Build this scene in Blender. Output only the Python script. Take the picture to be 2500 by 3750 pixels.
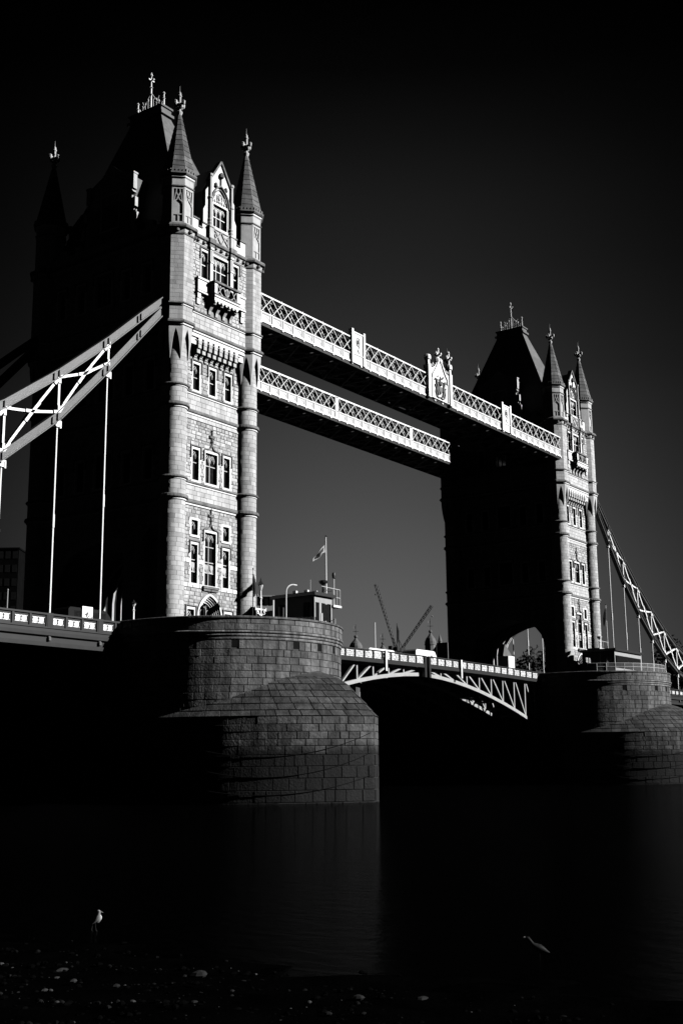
import bpy, math, random
from mathutils import Vector, Matrix
random.seed(7)
for o in list(bpy.data.objects): bpy.data.objects.remove(o)
S = bpy.context.scene
COL = S.collection
rad = math.radians

# ------------------------------------------------------------------ camera
CAM = Vector((-84.0127, -84.0007, 3.1))
YAW, PITCH, ROLL, FPX = 0.6169, 0.2062, -0.0104, 4413.17
Fv = Vector((math.cos(YAW)*math.cos(PITCH), math.sin(YAW)*math.cos(PITCH), math.sin(PITCH)))
Rv = Vector((math.sin(YAW), -math.cos(YAW), 0)); Uv = Rv.cross(Fv)
R2 = Rv*math.cos(ROLL) + Uv*math.sin(ROLL); U2 = Uv*math.cos(ROLL) - Rv*math.sin(ROLL)
cd = bpy.data.cameras.new('camera'); cam = bpy.data.objects.new('camera', cd); COL.objects.link(cam)
cam.matrix_world = Matrix(((R2.x, U2.x, -Fv.x, CAM.x), (R2.y, U2.y, -Fv.y, CAM.y), (R2.z, U2.z, -Fv.z, CAM.z), (0, 0, 0, 1)))
cd.sensor_fit = 'HORIZONTAL'; cd.sensor_width = 24; cd.lens = FPX/2500*24; cd.clip_start = 0.1; cd.clip_end = 9000
S.camera = cam

# ------------------------------------------------------------------ light
SUN_AZ, SUN_EL = 26, 26
sd = bpy.data.lights.new('sun', 'SUN'); sd.energy = 5.0; sd.angle = rad(0.53); sd.color = (1, 1, 1)
sun = bpy.data.objects.new('sun', sd); COL.objects.link(sun)
sv = Vector((math.sin(rad(SUN_AZ))*math.cos(rad(SUN_EL)), -math.cos(rad(SUN_AZ))*math.cos(rad(SUN_EL)), math.sin(rad(SUN_EL))))
sun.rotation_euler = sv.to_track_quat('Z', 'Y').to_euler()
W = bpy.data.worlds.new('World'); S.world = W; W.use_nodes = True
nt = W.node_tree; nt.nodes.clear()
def wn(t, **k):
    n = nt.nodes.new(t)
    for a, b in k.items(): setattr(n, a, b)
    return n
def wm(op, a, b=None, clamp=False):
    n = wn('ShaderNodeMath', operation=op); n.use_clamp = clamp
    for i, v in enumerate((a, b)):
        if v is None: continue
        if isinstance(v, (int, float)): n.inputs[i].default_value = v
        else: nt.links.new(v, n.inputs[i])
    return n.outputs[0]
sky = wn('ShaderNodeTexSky', sky_type='NISHITA', sun_disc=False, sun_elevation=rad(SUN_EL), sun_rotation=rad(180-SUN_AZ), air_density=0.8, dust_density=0.4, ozone_density=1.6)
sep = wn('ShaderNodeSeparateColor'); nt.links.new(sky.outputs[0], sep.inputs[0])
tc = wn('ShaderNodeTexCoord'); sx = wn('ShaderNodeSeparateXYZ'); nt.links.new(tc.outputs['Generated'], sx.inputs[0])
# black-and-white film behind a red filter: only the red of the sky counts; a hand-set ramp deepens it towards the zenith
el = wm('MAXIMUM', sx.outputs[2], 0.0)
RAMP = [(0.0, .78), (1.0, .002), (.143, .65), (.177, .59), (.243, .45), (.287, .35), (.312, .275), (.391, .155), (.44, .11), (.486, .055), (.53, .016), (.571, .004)]
ramp = wn('ShaderNodeValToRGB'); nt.links.new(el, ramp.inputs[0])
cr = ramp.color_ramp; cr.elements[0].color = (RAMP[0][1],)*3+(1,); cr.elements[1].color = (RAMP[1][1],)*3+(1,)
for p_, v_ in RAMP[2:]:
    e_ = cr.elements.new(p_); e_.color = (v_, v_, v_, 1)
fall = ramp.outputs[0]
dotn = wn('ShaderNodeVectorMath', operation='DOT_PRODUCT'); nt.links.new(tc.outputs['Generated'], dotn.inputs[0])
dotn.inputs[1].default_value = (math.cos(rad(34)), math.sin(rad(34)), 0.0)
hor = wm('SQRT', wm('MAXIMUM', wm('SUBTRACT', 1.0, wm('MULTIPLY', sx.outputs[2], sx.outputs[2])), 0.001))
az = wm('POWER', wm('MAXIMUM', wm('DIVIDE', dotn.outputs['Value'], hor), 0.0), 37.0)
by_azimuth = wm('ADD', wm('MULTIPLY', az, 0.96), 0.04)  # added lobe brightens the viewed azimuth; sky elsewhere held near black for dark shade
val = wm('MULTIPLY', wm('MULTIPLY', wm('POWER', sep.outputs[0], 0.5), fall), by_azimuth)
SKYGAIN = 0.67
val = wm('MULTIPLY', val, SKYGAIN)
comb = wn('ShaderNodeCombineColor')
for i in range(3): nt.links.new(val, comb.inputs[i])
bg = wn('ShaderNodeBackground'); nt.links.new(comb.outputs[0], bg.inputs[0]); bg.inputs[1].default_value = 0.1
wo = wn('ShaderNodeOutputWorld'); nt.links.new(bg.outputs[0], wo.inputs[0])
S.view_settings.view_transform = 'Standard'; S.view_settings.look = 'None'; S.view_settings.exposure = 0.6; S.view_settings.gamma = 1
S.view_settings.use_curve_mapping = False
S.render.engine = 'CYCLES'
S.cycles.max_bounces = 4; S.cycles.diffuse_bounces = 0; S.cycles.glossy_bounces = 2; S.cycles.transmission_bounces = 2
S.cycles.use_denoising = True

# ------------------------------------------------------------------ materials
def mat(name, base, rough=0.85, var=0.25, nscale=1.5, bump=0.0, bscale=12, metal=0.0, spec=0.3, stain=0.0, wet=None):
    m = bpy.data.materials.new(name); m.use_nodes = True; t = m.node_tree; N = t.nodes; L = t.links
    b = N['Principled BSDF']; b.inputs['Roughness'].default_value = rough; b.inputs['Metallic'].default_value = metal
    b.inputs['Specular IOR Level'].default_value = spec
    geo = N.new('ShaderNodeNewGeometry')
    at = N.new('ShaderNodeAttribute'); at.attribute_name = 'tone'
    no = N.new('ShaderNodeTexNoise'); no.inputs['Scale'].default_value = nscale; no.inputs['Detail'].default_value = 5; L.new(geo.outputs['Position'], no.inputs['Vector'])
    mr = N.new('ShaderNodeMapRange'); L.new(no.outputs[0], mr.inputs[0]); mr.inputs[1].default_value = 0.25; mr.inputs[2].default_value = 0.75
    mr.inputs[3].default_value = base*(1-var); mr.inputs[4].default_value = base*(1+var)
    def mth(op, a, c):
        n = N.new('ShaderNodeMath'); n.operation = op
        for i, v in enumerate((a, c)):
            if isinstance(v, (int, float)): n.inputs[i].default_value = v
            else: L.new(v, n.inputs[i])
        return n.outputs[0]
    v = mth('MULTIPLY', mr.outputs[0], at.outputs['Fac'])
    if stain:  # rain streaks: noise stretched along z
        mp = N.new('ShaderNodeMapping'); mp.inputs['Scale'].default_value = (1.3, 1.3, 0.12); L.new(geo.outputs['Position'], mp.inputs[0])
        n2 = N.new('ShaderNodeTexNoise'); n2.inputs['Scale'].default_value = 1.0; n2.inputs['Detail'].default_value = 6; L.new(mp.outputs[0], n2.inputs['Vector'])
        r2 = N.new('ShaderNodeMapRange'); L.new(n2.outputs[0], r2.inputs[0]); r2.inputs[1].default_value = 0.35; r2.inputs[2].default_value = 0.6
        r2.inputs[3].default_value = 1-stain; r2.inputs[4].default_value = 1.0
        v = mth('MULTIPLY', v, r2.outputs[0])
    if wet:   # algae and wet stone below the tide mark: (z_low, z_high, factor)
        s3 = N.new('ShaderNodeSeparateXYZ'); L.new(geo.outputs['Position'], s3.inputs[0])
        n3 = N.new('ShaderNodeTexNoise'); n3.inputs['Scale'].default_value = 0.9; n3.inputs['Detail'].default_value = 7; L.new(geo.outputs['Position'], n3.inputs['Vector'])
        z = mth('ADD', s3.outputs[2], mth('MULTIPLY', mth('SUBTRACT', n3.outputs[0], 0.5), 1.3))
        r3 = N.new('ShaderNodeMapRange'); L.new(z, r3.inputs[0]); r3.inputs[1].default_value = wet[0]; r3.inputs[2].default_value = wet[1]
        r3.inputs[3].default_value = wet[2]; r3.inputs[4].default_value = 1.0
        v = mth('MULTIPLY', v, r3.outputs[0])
    cc = N.new('ShaderNodeCombineColor')
    for i in range(3): L.new(v, cc.inputs[i])
    L.new(cc.outputs[0], b.inputs['Base Color'])
    if bump:
        nb = N.new('ShaderNodeTexNoise'); nb.inputs['Scale'].default_value = bscale; nb.inputs['Detail'].default_value = 6; L.new(geo.outputs['Position'], nb.inputs['Vector'])
        bp = N.new('ShaderNodeBump'); bp.inputs['Strength'].default_value = bump; bp.inputs['Distance'].default_value = 0.05
        L.new(nb.outputs[0], bp.inputs['Height']); L.new(bp.outputs[0], b.inputs['Normal'])
    return m
M = dict(
    ashlar=mat('smooth_pale_ashlar', 0.45, 0.9, 0.14, 2.2, 0.25, 14, stain=0.22),
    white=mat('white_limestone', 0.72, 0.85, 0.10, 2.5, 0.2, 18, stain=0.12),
    rubble=mat('rough_granite_rubble', 0.40, 0.9, 0.3, 4.0, 0.9, 7, stain=0.25),
    mortar=mat('mortar', 0.24, 0.95, 0.2, 2.0),
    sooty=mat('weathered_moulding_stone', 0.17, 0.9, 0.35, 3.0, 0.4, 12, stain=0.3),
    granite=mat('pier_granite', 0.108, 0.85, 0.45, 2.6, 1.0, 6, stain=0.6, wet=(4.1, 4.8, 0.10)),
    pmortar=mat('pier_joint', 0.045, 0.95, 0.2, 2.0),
    vault=mat('dark_vault_plaster', 0.012, 0.9, 0.2, 2.0, spec=0.1),  # one even near-black tone, far darker than the ribs
    slate=mat('grey_roof_slate', 0.10, 0.7, 0.25, 2.0, 0.3, 10),
    spire=mat('weathered_spire_stone', 0.125, 0.85, 0.35, 2.0, 0.3, 10, stain=0.45),
    glass=mat('dark_window_glass', 0.012, 0.12, 0.3, 3.0, spec=0.5),
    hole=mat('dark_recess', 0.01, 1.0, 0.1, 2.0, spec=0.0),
    paintw=mat('white_bridge_paint', 0.80, 0.5, 0.06, 1.5, 0.1, 8, spec=0.4),
    paintp=mat('pale_blue_bridge_paint', 0.34, 0.5, 0.10, 1.5, 0.1, 8, spec=0.4),
    chain=mat('mid_blue_bridge_paint', 0.06, 0.38, 0.2, 1.2, 0.15, 9, spec=0.4),
    deckblue=mat('deck_blue_paint', 0.02, 0.6, 0.2, 1.5, spec=0.2),
    dark=mat('dark_blue_bridge_paint', 0.012, 0.5, 0.2, 1.5, spec=0.3),
    under=mat('grey_painted_girder', 0.12, 0.6, 0.2, 1.5),
    road=mat('asphalt', 0.05, 0.95, 0.2, 2.0),
    black=mat('black_paint', 0.006, 0.6, 0.1, 2.0, spec=0.1),
    metal=mat('galvanised_metal', 0.55, 0.45, 0.1, 2.0, metal=0.0, spec=0.5),
    gold=mat('gilded_metal', 0.75, 0.3, 0.1, 2.0, metal=0.6),
    wall=mat('painted_cabin_wall', 0.30, 0.8, 0.1, 2.0),
    far=mat('far_concrete', 0.16, 0.9, 0.2, 0.2),
    fardark=mat('far_dark_cladding', 0.003, 0.9, 0.3, 0.5, spec=0.02),
    farbank=mat('far_bank_ground', 0.05, 0.9, 0.2, 0.2),
    farw=mat('far_white_render', 0.5, 0.9, 0.1, 0.2),
    leaf=mat('dark_foliage', 0.028, 0.9, 0.5, 0.6, spec=0.1),
    bark=mat('bark', 0.03, 0.95, 0.2, 2.0),
    cloth=mat('flag_cloth', 0.32, 0.9, 0.1, 2.0),
    dcloth=mat('dark_flag_cloth', 0.03, 0.9, 0.2, 2.0),
    feather=mat('mottled_feathers', 0.17, 0.9, 0.45, 60.0),
    fwhite=mat('white_breast_feathers', 0.42, 0.9, 0.15, 40.0),
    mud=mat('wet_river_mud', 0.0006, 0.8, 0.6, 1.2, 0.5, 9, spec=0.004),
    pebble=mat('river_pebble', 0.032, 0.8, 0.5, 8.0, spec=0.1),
)
wt = mat('river_water', 0.0008, 0.07, 0.1, 0.5, spec=0.011)
_n = wt.node_tree; _b = _n.nodes['Principled BSDF']
_g = _n.nodes.new('ShaderNodeNewGeometry'); _mp = _n.nodes.new('ShaderNodeMapping'); _mp.inputs['Scale'].default_value = (1.0, 0.45, 1); _mp.inputs['Rotation'].default_value = (0, 0, rad(35))
_n.links.new(_g.outputs['Position'], _mp.inputs[0])
_a = _n.nodes.new('ShaderNodeTexNoise'); _a.inputs['Scale'].default_value = 2.2; _a.inputs['Detail'].default_value = 8; _a.inputs['Roughness'].default_value = 0.65; _n.links.new(_mp.outputs[0], _a.inputs['Vector'])
_bp = _n.nodes.new('ShaderNodeBump'); _bp.inputs['Strength'].default_value = 1.0; _bp.inputs['Distance'].default_value = 5.0
_n.links.new(_a.outputs[0], _bp.inputs['Height']); _n.links.new(_bp.outputs[0], _b.inputs['Normal'])
_b.inputs['IOR'].default_value = 1.085; _b.inputs['Specular IOR Level'].default_value = 0.5
for _k in ('mud', 'pebble'): M[_k].node_tree.nodes['Principled BSDF'].inputs['IOR'].default_value = 1.0
M['water'] = wt

# ------------------------------------------------------------------ mesh helpers
class MB:
    def __init__(s, rot=0.0, org=(0, 0, 0)):
        s.v = []; s.f = []; s.t = []; s.rot = rot; s.org = org; s.tone = 1.0
    def face(s, pts, tone=None):
        i = len(s.v); s.v += [tuple(p) for p in pts]; s.f.append(tuple(range(i, i+len(pts)))); s.t.append(s.tone if tone is None else tone)
    def grid(s, rows, tone=None, close=False):
        i = len(s.v); n = len(rows[0])
        for r in rows: s.v += [tuple(p) for p in r]
        for a in range(len(rows)-1):
            for b in range(n if close else n-1):
                c = (b+1) % n
                s.f.append((i+a*n+b, i+a*n+c, i+(a+1)*n+c, i+(a+1)*n+b)); s.t.append(s.tone if tone is None else tone)
    def box(s, x0, x1, y0, y1, z0, z1, tone=None):
        i = len(s.v)
        s.v += [(x0, y0, z0), (x1, y0, z0), (x1, y1, z0), (x0, y1, z0), (x0, y0, z1), (x1, y0, z1), (x1, y1, z1), (x0, y1, z1)]
        for q in ((0, 3, 2, 1), (4, 5, 6, 7), (0, 1, 5, 4), (1, 2, 6, 5), (2, 3, 7, 6), (3, 0, 4, 7)):
            s.f.append(tuple(i+k for k in q)); s.t.append(s.tone if tone is None else tone)
    def tube(s, p, q, r0, r1=None, n=8, cap=True, ph=0.0):
        r1 = r0 if r1 is None else r1
        p = Vector(p); q = Vector(q); d = (q-p).normalized()
        a = Vector((0, 0, 1)) if abs(d.z) < 0.9 else Vector((1, 0, 0))
        u = d.cross(a).normalized(); w = d.cross(u)
        A = [p+(u*math.cos(ph+2*math.pi*k/n)+w*math.sin(ph+2*math.pi*k/n))*r0 for k in range(n)]
        B = [q+(u*math.cos(ph+2*math.pi*k/n)+w*math.sin(ph+2*math.pi*k/n))*r1 for k in range(n)]
        s.grid([A, B], close=True)
        if cap: s.face(A); s.face(B[::-1])
    def bar(s, p, q, w, h, up=(0, 0, 1)):   # rectangular bar between two points
        p = Vector(p); q = Vector(q); d = (q-p).normalized(); u = d.cross(Vector(up)).normalized(); v = u.cross(d)
        A = [p+u*(a*w/2)+v*(b*h/2) for a, b in ((-1, -1), (1, -1), (1, 1), (-1, 1))]; B = [x+(q-p) for x in A]
        s.grid([A, B], close=True); s.face(A[::-1]); s.face(B)
    def lathe(s, prof, c=(0, 0), n=16, cap=True, ph=0.0):
        rows = [[(c[0]+r*math.cos(ph+2*math.pi*k/n), c[1]+r*math.sin(ph+2*math.pi*k/n), z) for k in range(n)] for r, z in prof]
        s.grid(rows, close=True)
        if cap: s.face(rows[0][::-1]); s.face(rows[-1])
    def prism(s, poly, y0, y1):              # poly in (x,z), extruded along y
        a = [(x, y0, z) for x, z in poly]; b = [(x, y1, z) for x, z in poly]
        s.face(a); s.face(b[::-1]); s.grid([a+[a[0]], b+[b[0]]])
    def add(s, o, off=(0, 0, 0)):
        i = len(s.v); s.v += [(x+off[0], y+off[1], z+off[2]) for x, y, z in o.v]; s.f += [tuple(k+i for k in f) for f in o.f]; s.t += o.t
    def mesh(s, name, m):
        me = bpy.data.meshes.new(name); c, d = math.cos(s.rot), math.sin(s.rot); ox, oy, oz = s.org
        me.from_pydata([(x*c-y*d-ox, x*d+y*c-oy, z-oz) for x, y, z in s.v], [], s.f)
        at = me.attributes.new('tone', 'FLOAT', 'FACE'); at.data.foreach_set('value', s.t)
        me.materials.append(m); me.update(); return me
def obj(name, mb, m, parent=None, loc=(0, 0, 0), rot=0.0, smooth=False, **props):
    me = mb.mesh(name, M[m]) if isinstance(mb, MB) else mb
    if smooth:
        for p in me.polygons: p.use_smooth = True
    o = bpy.data.objects.new(name, me); COL.objects.link(o); o.location = loc; o.rotation_euler = (0, 0, rot)
    if parent is not None: o.parent = parent
    for k, v in props.items(): o[k] = v
    return o
def thing(name, label, cat, loc=(0, 0, 0), group=None, rot=0.0):
    o = bpy.data.objects.new(name, None); COL.objects.link(o); o.location = loc; o.rotation_euler = (0, 0, rot)
    o['label'] = label; o['category'] = cat
    if group: o['group'] = group
    return o
def tag(o, label, cat, group=None):
    o['label'] = label; o['category'] = cat
    if group: o['group'] = group
    return o
def copy_tree(o, parent=None):
    kids = [c for c in o.children]
    c = o.copy(); COL.objects.link(c); c.parent = parent
    for k in kids: copy_tree(k, c)
    return c
def rnd(a, b): return random.uniform(a, b)
def screen_area(p, n, a):
    d = CAM-Vector(p); return a*max(0.0, d.normalized().dot(Vector(n)))/d.length_squared

# walls made of stones: every stone a small bevelled block
def stone_grid(mb, g, tone):      # flush face smooth, bevels as separate faces
    mb.grid([r[1:-1] for r in g[1:-1]], tone)
    n = len(g[0]); m = len(g)
    for i in range(n-1):
        for a, b in ((0, 1), (m-2, m-1)): mb.face([g[a][i], g[a][i+1], g[b][i+1], g[b][i]], tone)
    for k in range(1, m-2):
        for a, b in ((0, 1), (n-2, n-1)): mb.face([g[k][a], g[k][b], g[k+1][b], g[k+1][a]], tone)
class Stones:
    def __init__(s): s.L = []
    def rows(s, s0, s1, z0, z1, ch, ln, mapf, holes=(), proud=0.035, joint=0.018, mids=0, tone=(0.8, 1.15), area_n=None, jit=0.0, m='ashlar', zlist=None):
        if zlist is None:
            n = max(1, round((z1-z0)/ch)); zl = [z0+(z1-z0)*(k+(rnd(-.16, .16) if 0 < k < n and m == 'rubble' else 0))/n for k in range(n+1)]
        else: zl = zlist
        for r in range(len(zl)-1):
            a, b = zl[r], zl[r+1]; iv = [(s0, s1)]
            for h in holes:
                hv = h(a, b) if callable(h) else ((h[0], h[1]) if (h[2] < b-0.02 and h[3] > a+0.02) else None)
                if hv:
                    nv = []
                    for p, q in iv:
                        if hv[1] <= p or hv[0] >= q: nv.append((p, q)); continue
                        if hv[0]-p > 0.05: nv.append((p, hv[0]))
                        if q-hv[1] > 0.05: nv.append((hv[1], q))
                    iv = nv
            for p, q in iv:
                x = p; first = rnd(0.4, 1.0)
                while x < q-1e-4:
                    l = ln*rnd(0.6, 1.3)*(first if x == p else 1); first = 1
                    if q-(x+l) < ln*0.4: l = q-x
                    s.one(x, x+l, a, b, mapf, proud*rnd(1-jit, 1+jit) if jit else proud, joint, mids, rnd(*tone)*(rnd(0.75, 1.0) if random.random() < 0.12 else 1), m)
                    x += l
    def one(s, x0, x1, z0, z1, mapf, pr, j, mids, tone, m):
        x0 += j; x1 -= j; z0 += j; z1 -= j
        if x1-x0 < 0.03 or z1-z0 < 0.03: return
        bv = min(0.03 if m != 'ashlar' else 0.012, (x1-x0)*0.3); bz = 0.03 if m != 'ashlar' else 0.012; dd = -0.01 if m != 'ashlar' else 0.0
        cols = [x0, x0+bv]+[x0+bv+(x1-x0-2*bv)*(k+1)/(mids+1) for k in range(mids)]+[x1-bv, x1]; rws = [z0, z0+bz, z1-bz, z1]
        g = [[mapf(c, z, pr if (0 < i < len(cols)-1 and 0 < k < 3) else dd) for i, c in enumerate(cols)] for k, z in enumerate(rws)]
        c = mapf((x0+x1)/2, (z0+z1)/2, 0); e = mapf((x0+x1)/2, (z0+z1)/2, 1)
        nrm = (e[0]-c[0], e[1]-c[1], e[2]-c[2])
        s.L.append((screen_area(c, nrm, (x1-x0)*(z1-z0)), g, tone, m))
    def build(s, parent, org, n_each=300, name='stone', matmap=None):
        s.L.sort(key=lambda t: -t[0])
        for a, g, tone, m in s.L[:n_each]:
            c = g[1][1]; mb = MB(org=c); stone_grid(mb, g, tone)
            obj(name, mb, m, parent, (c[0]-org[0], c[1]-org[1], c[2]-org[2]), smooth=True)
        rest = {}
        for a, g, tone, m in s.L[n_each:]:
            stone_grid(rest.setdefault(m, MB(org=org)), g, tone)
        for m, mb in rest.items(): obj('stonework', mb, m, parent, smooth=True, kind='stuff')
def rotmap(rot, d0, c=(0, 0), flip=1):
    cs, sn = math.cos(rot), math.sin(rot)
    def f(s, z, d):
        x, y = s, -(d0+d)
        return (c[0]+x*cs-y*sn, c[1]+x*sn+y*cs, z)
    return f
def cylmap(c, R):
    def f(s, z, d):
        a = s/R; return (c[0]+(R+d)*math.sin(a), c[1]-(R+d)*math.cos(a), z)
    return f
def wall_holes(mb, s0, s1, z0, z1, d, holes):   # front-facing wall (y=-d) with rectangular openings
    xs = sorted({s0, s1, *[h[0] for h in holes], *[h[1] for h in holes]}); zs = sorted({z0, z1, *[h[2] for h in holes], *[h[3] for h in holes]})
    xs = [x for x in xs if s0 <= x <= s1]; zs = [z for z in zs if z0 <= z <= z1]
    for i in range(len(xs)-1):
        for k in range(len(zs)-1):
            cx, cz = (xs[i]+xs[i+1])/2, (zs[k]+zs[k+1])/2
            if any(h[0] < cx < h[1] and h[2] < cz < h[3] for h in holes): continue
            mb.face([(xs[i], -d, zs[k]), (xs[i+1], -d, zs[k]), (xs[i+1], -d, zs[k+1]), (xs[i], -d, zs[k+1])])
def pointed(hw, zs, za, n=10, cx=0.0):           # pointed arch curve from left spring to right spring
    h = za-zs; pts = []
    R = (hw*hw+h*h)/(2*hw)
    for k in range(n+1):
        a = k/n*math.asin(min(1, h/R)) if R > hw-1e-6 else 0
        pts.append((-(hw)+R-R*math.cos(a), zs+R*math.sin(a)))
    pts = [(cx+x, z) for x, z in pts]
    return pts+[(2*cx-x, z) for x, z in reversed(pts[:-1])]
def ribbon(mb, outer, inner, y):                 # flat band between two curves
    for k in range(len(outer)-1):
        mb.face([(outer[k][0], y, outer[k][1]), (outer[k+1][0], y, outer[k+1][1]), (inner[k+1][0], y, inner[k+1][1]), (inner[k][0], y, inner[k][1])])
def curve_bar(mb, pts, y, w, dth):               # bar of width w following a curve in (x,z), thickness dth along y
    for k in range(len(pts)-1):
        mb.bar((pts[k][0], y, pts[k][1]), (pts[k+1][0], y, pts[k+1][1]), dth, w, up=(pts[k][1]-pts[k+1][1], 0, pts[k+1][0]-pts[k][0]))

# ------------------------------------------------------------------ setting
g = MB(); n = 60
g.face([(-3000, -1500, 0), (6000, -1500, 0), (6000, 6000, 0), (-3000, 6000, 0)])
obj('river_water', g, 'water', kind='structure')
g = MB()
rows = []
for i in range(61):
    x = -66.3-i*(26/60)
    row = []
    for k in range(81):
        y = -110+k*1.0
        xx = x + (0.6*math.sin(y*0.21)+0.25*math.sin(y*0.9))*(1-i/60)
        d = i*(26/60)
        z = -0.06+0.05*d*(0.6+0.4*min(1, d/8))+(0.035*math.sin(x*3.1+y*1.7)+0.03*math.sin(y*2.3-x*1.3))*min(1, d/2)
        row.append((xx, y, z))
    rows.append(row)
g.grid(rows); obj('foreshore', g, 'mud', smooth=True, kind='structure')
g = MB(); g.face([(-3000, 240, 1.0), (-3000, 6000, 1.0), (6000, 6000, 1.0), (6000, 60, 1.0), (1200, -400, 1.0), (150, -140, 1.0), (150, 240, 1.0)]); obj('far_bank', g, 'farbank', kind='structure')
g = MB(); g.box(150, 151.2, -140, 240, -1, 9.0); obj('embankment_wall', g, 'far', kind='structure')
g = MB(); g.box(151.3, 900, -140, 700, 1.1, 12.0); obj('tower_hill', g, 'far', kind='structure')

# ------------------------------------------------------------------ windows
def window_meshes(w, h, lights=1, trans=(), hood='label', fw=0.2, quoin=True, arch_top=True, panels=(), depth=0.32):
    fr = MB()
    # surround: jambs of alternating quoins, lintel, sill, reveals
    nq = max(2, round(h/0.42))
    for sd in (-1, 1):
        for k in range(nq):
            ww = fw*(1.0 if k % 2 else (1.65 if quoin else 1.0)); z0, z1 = h*k/nq, h*(k+1)/nq
            x0, x1 = sorted((sd*w/2, sd*(w/2+ww))); fr.box(x0, x1, -0.055, 0.0, z0+0.004, z1-0.004)
    fr.box(-w/2-fw*1.2, w/2+fw*1.2, -0.06, 0.0, h, h+0.22); fr.box(-w/2-fw*1.3, w/2+fw*1.3, -0.10, 0.0, -0.2, 0)
    fr.face([(-w/2, 0, 0), (-w/2, depth, 0), (-w/2, depth, h), (-w/2, 0, h)]); fr.face([(w/2, 0, 0), (w/2, 0, h), (w/2, depth, h), (w/2, depth, 0)])
    fr.face([(-w/2, 0, h), (-w/2, depth, h), (w/2, depth, h), (w/2, 0, h)]); fr.face([(-w/2, 0, 0), (w/2, 0, 0), (w/2, depth, 0), (-w/2, depth, 0)])
    # second inner order
    for sd in (-1, 1):
        x0, x1 = sorted((sd*w/2, sd*(w/2-0.07))); fr.box(x0, x1, 0.1, depth-0.005, 0, h)
    fr.box(-w/2+0.07, w/2-0.07, 0.1, depth-0.005, h-0.07, h)
    pn = MB(); pn.face([(-w/2, depth-0.01, 0), (w/2, depth-0.01, 0), (w/2, depth-0.01, h), (-w/2, depth-0.01, h)])
    tr = MB(); y = depth-0.12; lw = (w-0.14)/lights
    for k in range(1, lights): tr.box(-w/2+0.07+k*lw-0.045, -w/2+0.07+k*lw+0.045, y, y+0.1, 0, h-0.07)
    for t_ in trans: tr.box(-w/2+0.07, w/2-0.07, y-0.03, y+0.1, t_-0.045, t_+0.045)
    if arch_top:
        for k in range(lights):
            cx = -w/2+0.07+(k+0.5)*lw; top = h-0.12; hh = min(lw*0.95, 0.9)
            curve_bar(tr, pointed(lw/2-0.02, top-hh, top, 6, cx), y+0.03, 0.06, 0.06)
            curve_bar(tr, pointed(lw/2*0.62, top-hh*1.0, top-hh*0.38, 4, cx), y+0.03, 0.04, 0.05)
            tr.bar((cx, y+0.03, top-hh*0.38), (cx-lw*0.3, y+0.03, top-0.04), 0.04, 0.04); tr.bar((cx, y+0.03, top-hh*0.38), (cx+lw*0.3, y+0.03, top-0.04), 0.04, 0.04)
    pl = None
    for (a, b) in panels:
        pl = pl or MB(); pl.box(-w/2+0.07, w/2-0.07, y+0.02, y+0.09, a, b)
        for k in range(lights*1):
            cx = -w/2+0.07+(k+0.5)*lw
            pl.prism([(cx-lw*0.28, b-0.1), (cx+lw*0.28, b-0.1), (cx+lw*0.28, (a+b)/2), (cx, a+0.06), (cx-lw*0.28, (a+b)/2)], y-0.07, y+0.02)
            for s_ in (-1, 1): pl.tube((cx+s_*lw*0.37, y-0.01, a+0.03), (cx+s_*lw*0.37, y-0.01, b-0.03), 0.03, n=5)
    hd = None
    if hood == 'label':
        hd = MB(); e = w/2+fw+0.08; t = h+0.3
        hd.box(-e-0.06, e+0.06, -0.16, 0.0, t, t+0.09)
        for s_ in (-1, 1):
            x0, x1 = sorted((s_*e-0.05*s_+0.0, s_*e+0.06*s_)); hd.box(x0, x1, -0.16, 0, t-1.0*min(1, h/2.5), t)
            hd.tube((s_*e, -0.1, t-1.0*min(1, h/2.5)-0.13), (s_*e, -0.1, t-1.0*min(1, h/2.5)+0.02), 0.10, 0.09, n=7)
    elif hood == 'ogee':
        hd = MB(); e = w/2+fw+0.08; t = h+0.28
        P = [(-e, t-0.95), (-e, t-0.1), (-e+0.12, t+0.02), (-0.45, t+0.12), (-0.2, t+0.25), (0, t+0.62)]
        P = P+[(-x, z) for x, z in reversed(P[:-1])]
        curve_bar(hd, P, -0.08, 0.1, 0.16)
        for s_ in (-1, 1): hd.tube((s_*e, -0.1, t-1.12), (s_*e, -0.1, t-0.92), 0.11, 0.09, n=7)
        hd.tube((0, -0.12, t+0.55), (0, -0.12, t+2.0), 0.085, 0.06, n=6); hd.tube((0, -0.12, t+0.85), (0, -0.12, t+0.97), 0.15, n=7)
        hd.box(-0.3, 0.3, -0.2, -0.04, t+1.25, t+1.42); hd.tube((-0.28, -0.12, t+1.26), (-0.28, -0.12, t+1.5), 0.1, n=6); hd.tube((0.28, -0.12, t+1.26), (0.28, -0.12, t+1.5), 0.1, n=6)
        hd.tube((0, -0.12, t+1.95), (0, -0.12, t+2.12), 0.12, 0.03, n=6)
    R = dict(frame=fr.mesh('window', M['white']), pane=pn.mesh('pane', M['glass']), tracery=tr.mesh('tracery', M['ashlar' if quoin else 'white']))
    if hd: R['hood'] = hd.mesh('hood_mould', M['sooty'])
    if pl: R['panel'] = pl.mesh('carved_panel', M['ashlar'])
    return R
def place_window(R, parent, org, s, z, d, rot=0.0):
    p = rotmap(rot, d)(s, z, 0)
    w = obj('window', R['frame'], 'white', parent, (p[0]-org[0], p[1]-org[1], p[2]-org[2]), rot)
    obj('pane', R['pane'], 'glass', w); obj('tracery', R['tracery'], 'ashlar', w)
    if 'hood' in R: obj('hood_mould', R['hood'], 'sooty', w)
    if 'panel' in R: obj('carved_panel', R['panel'], 'ashlar', w)
    return w

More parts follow.
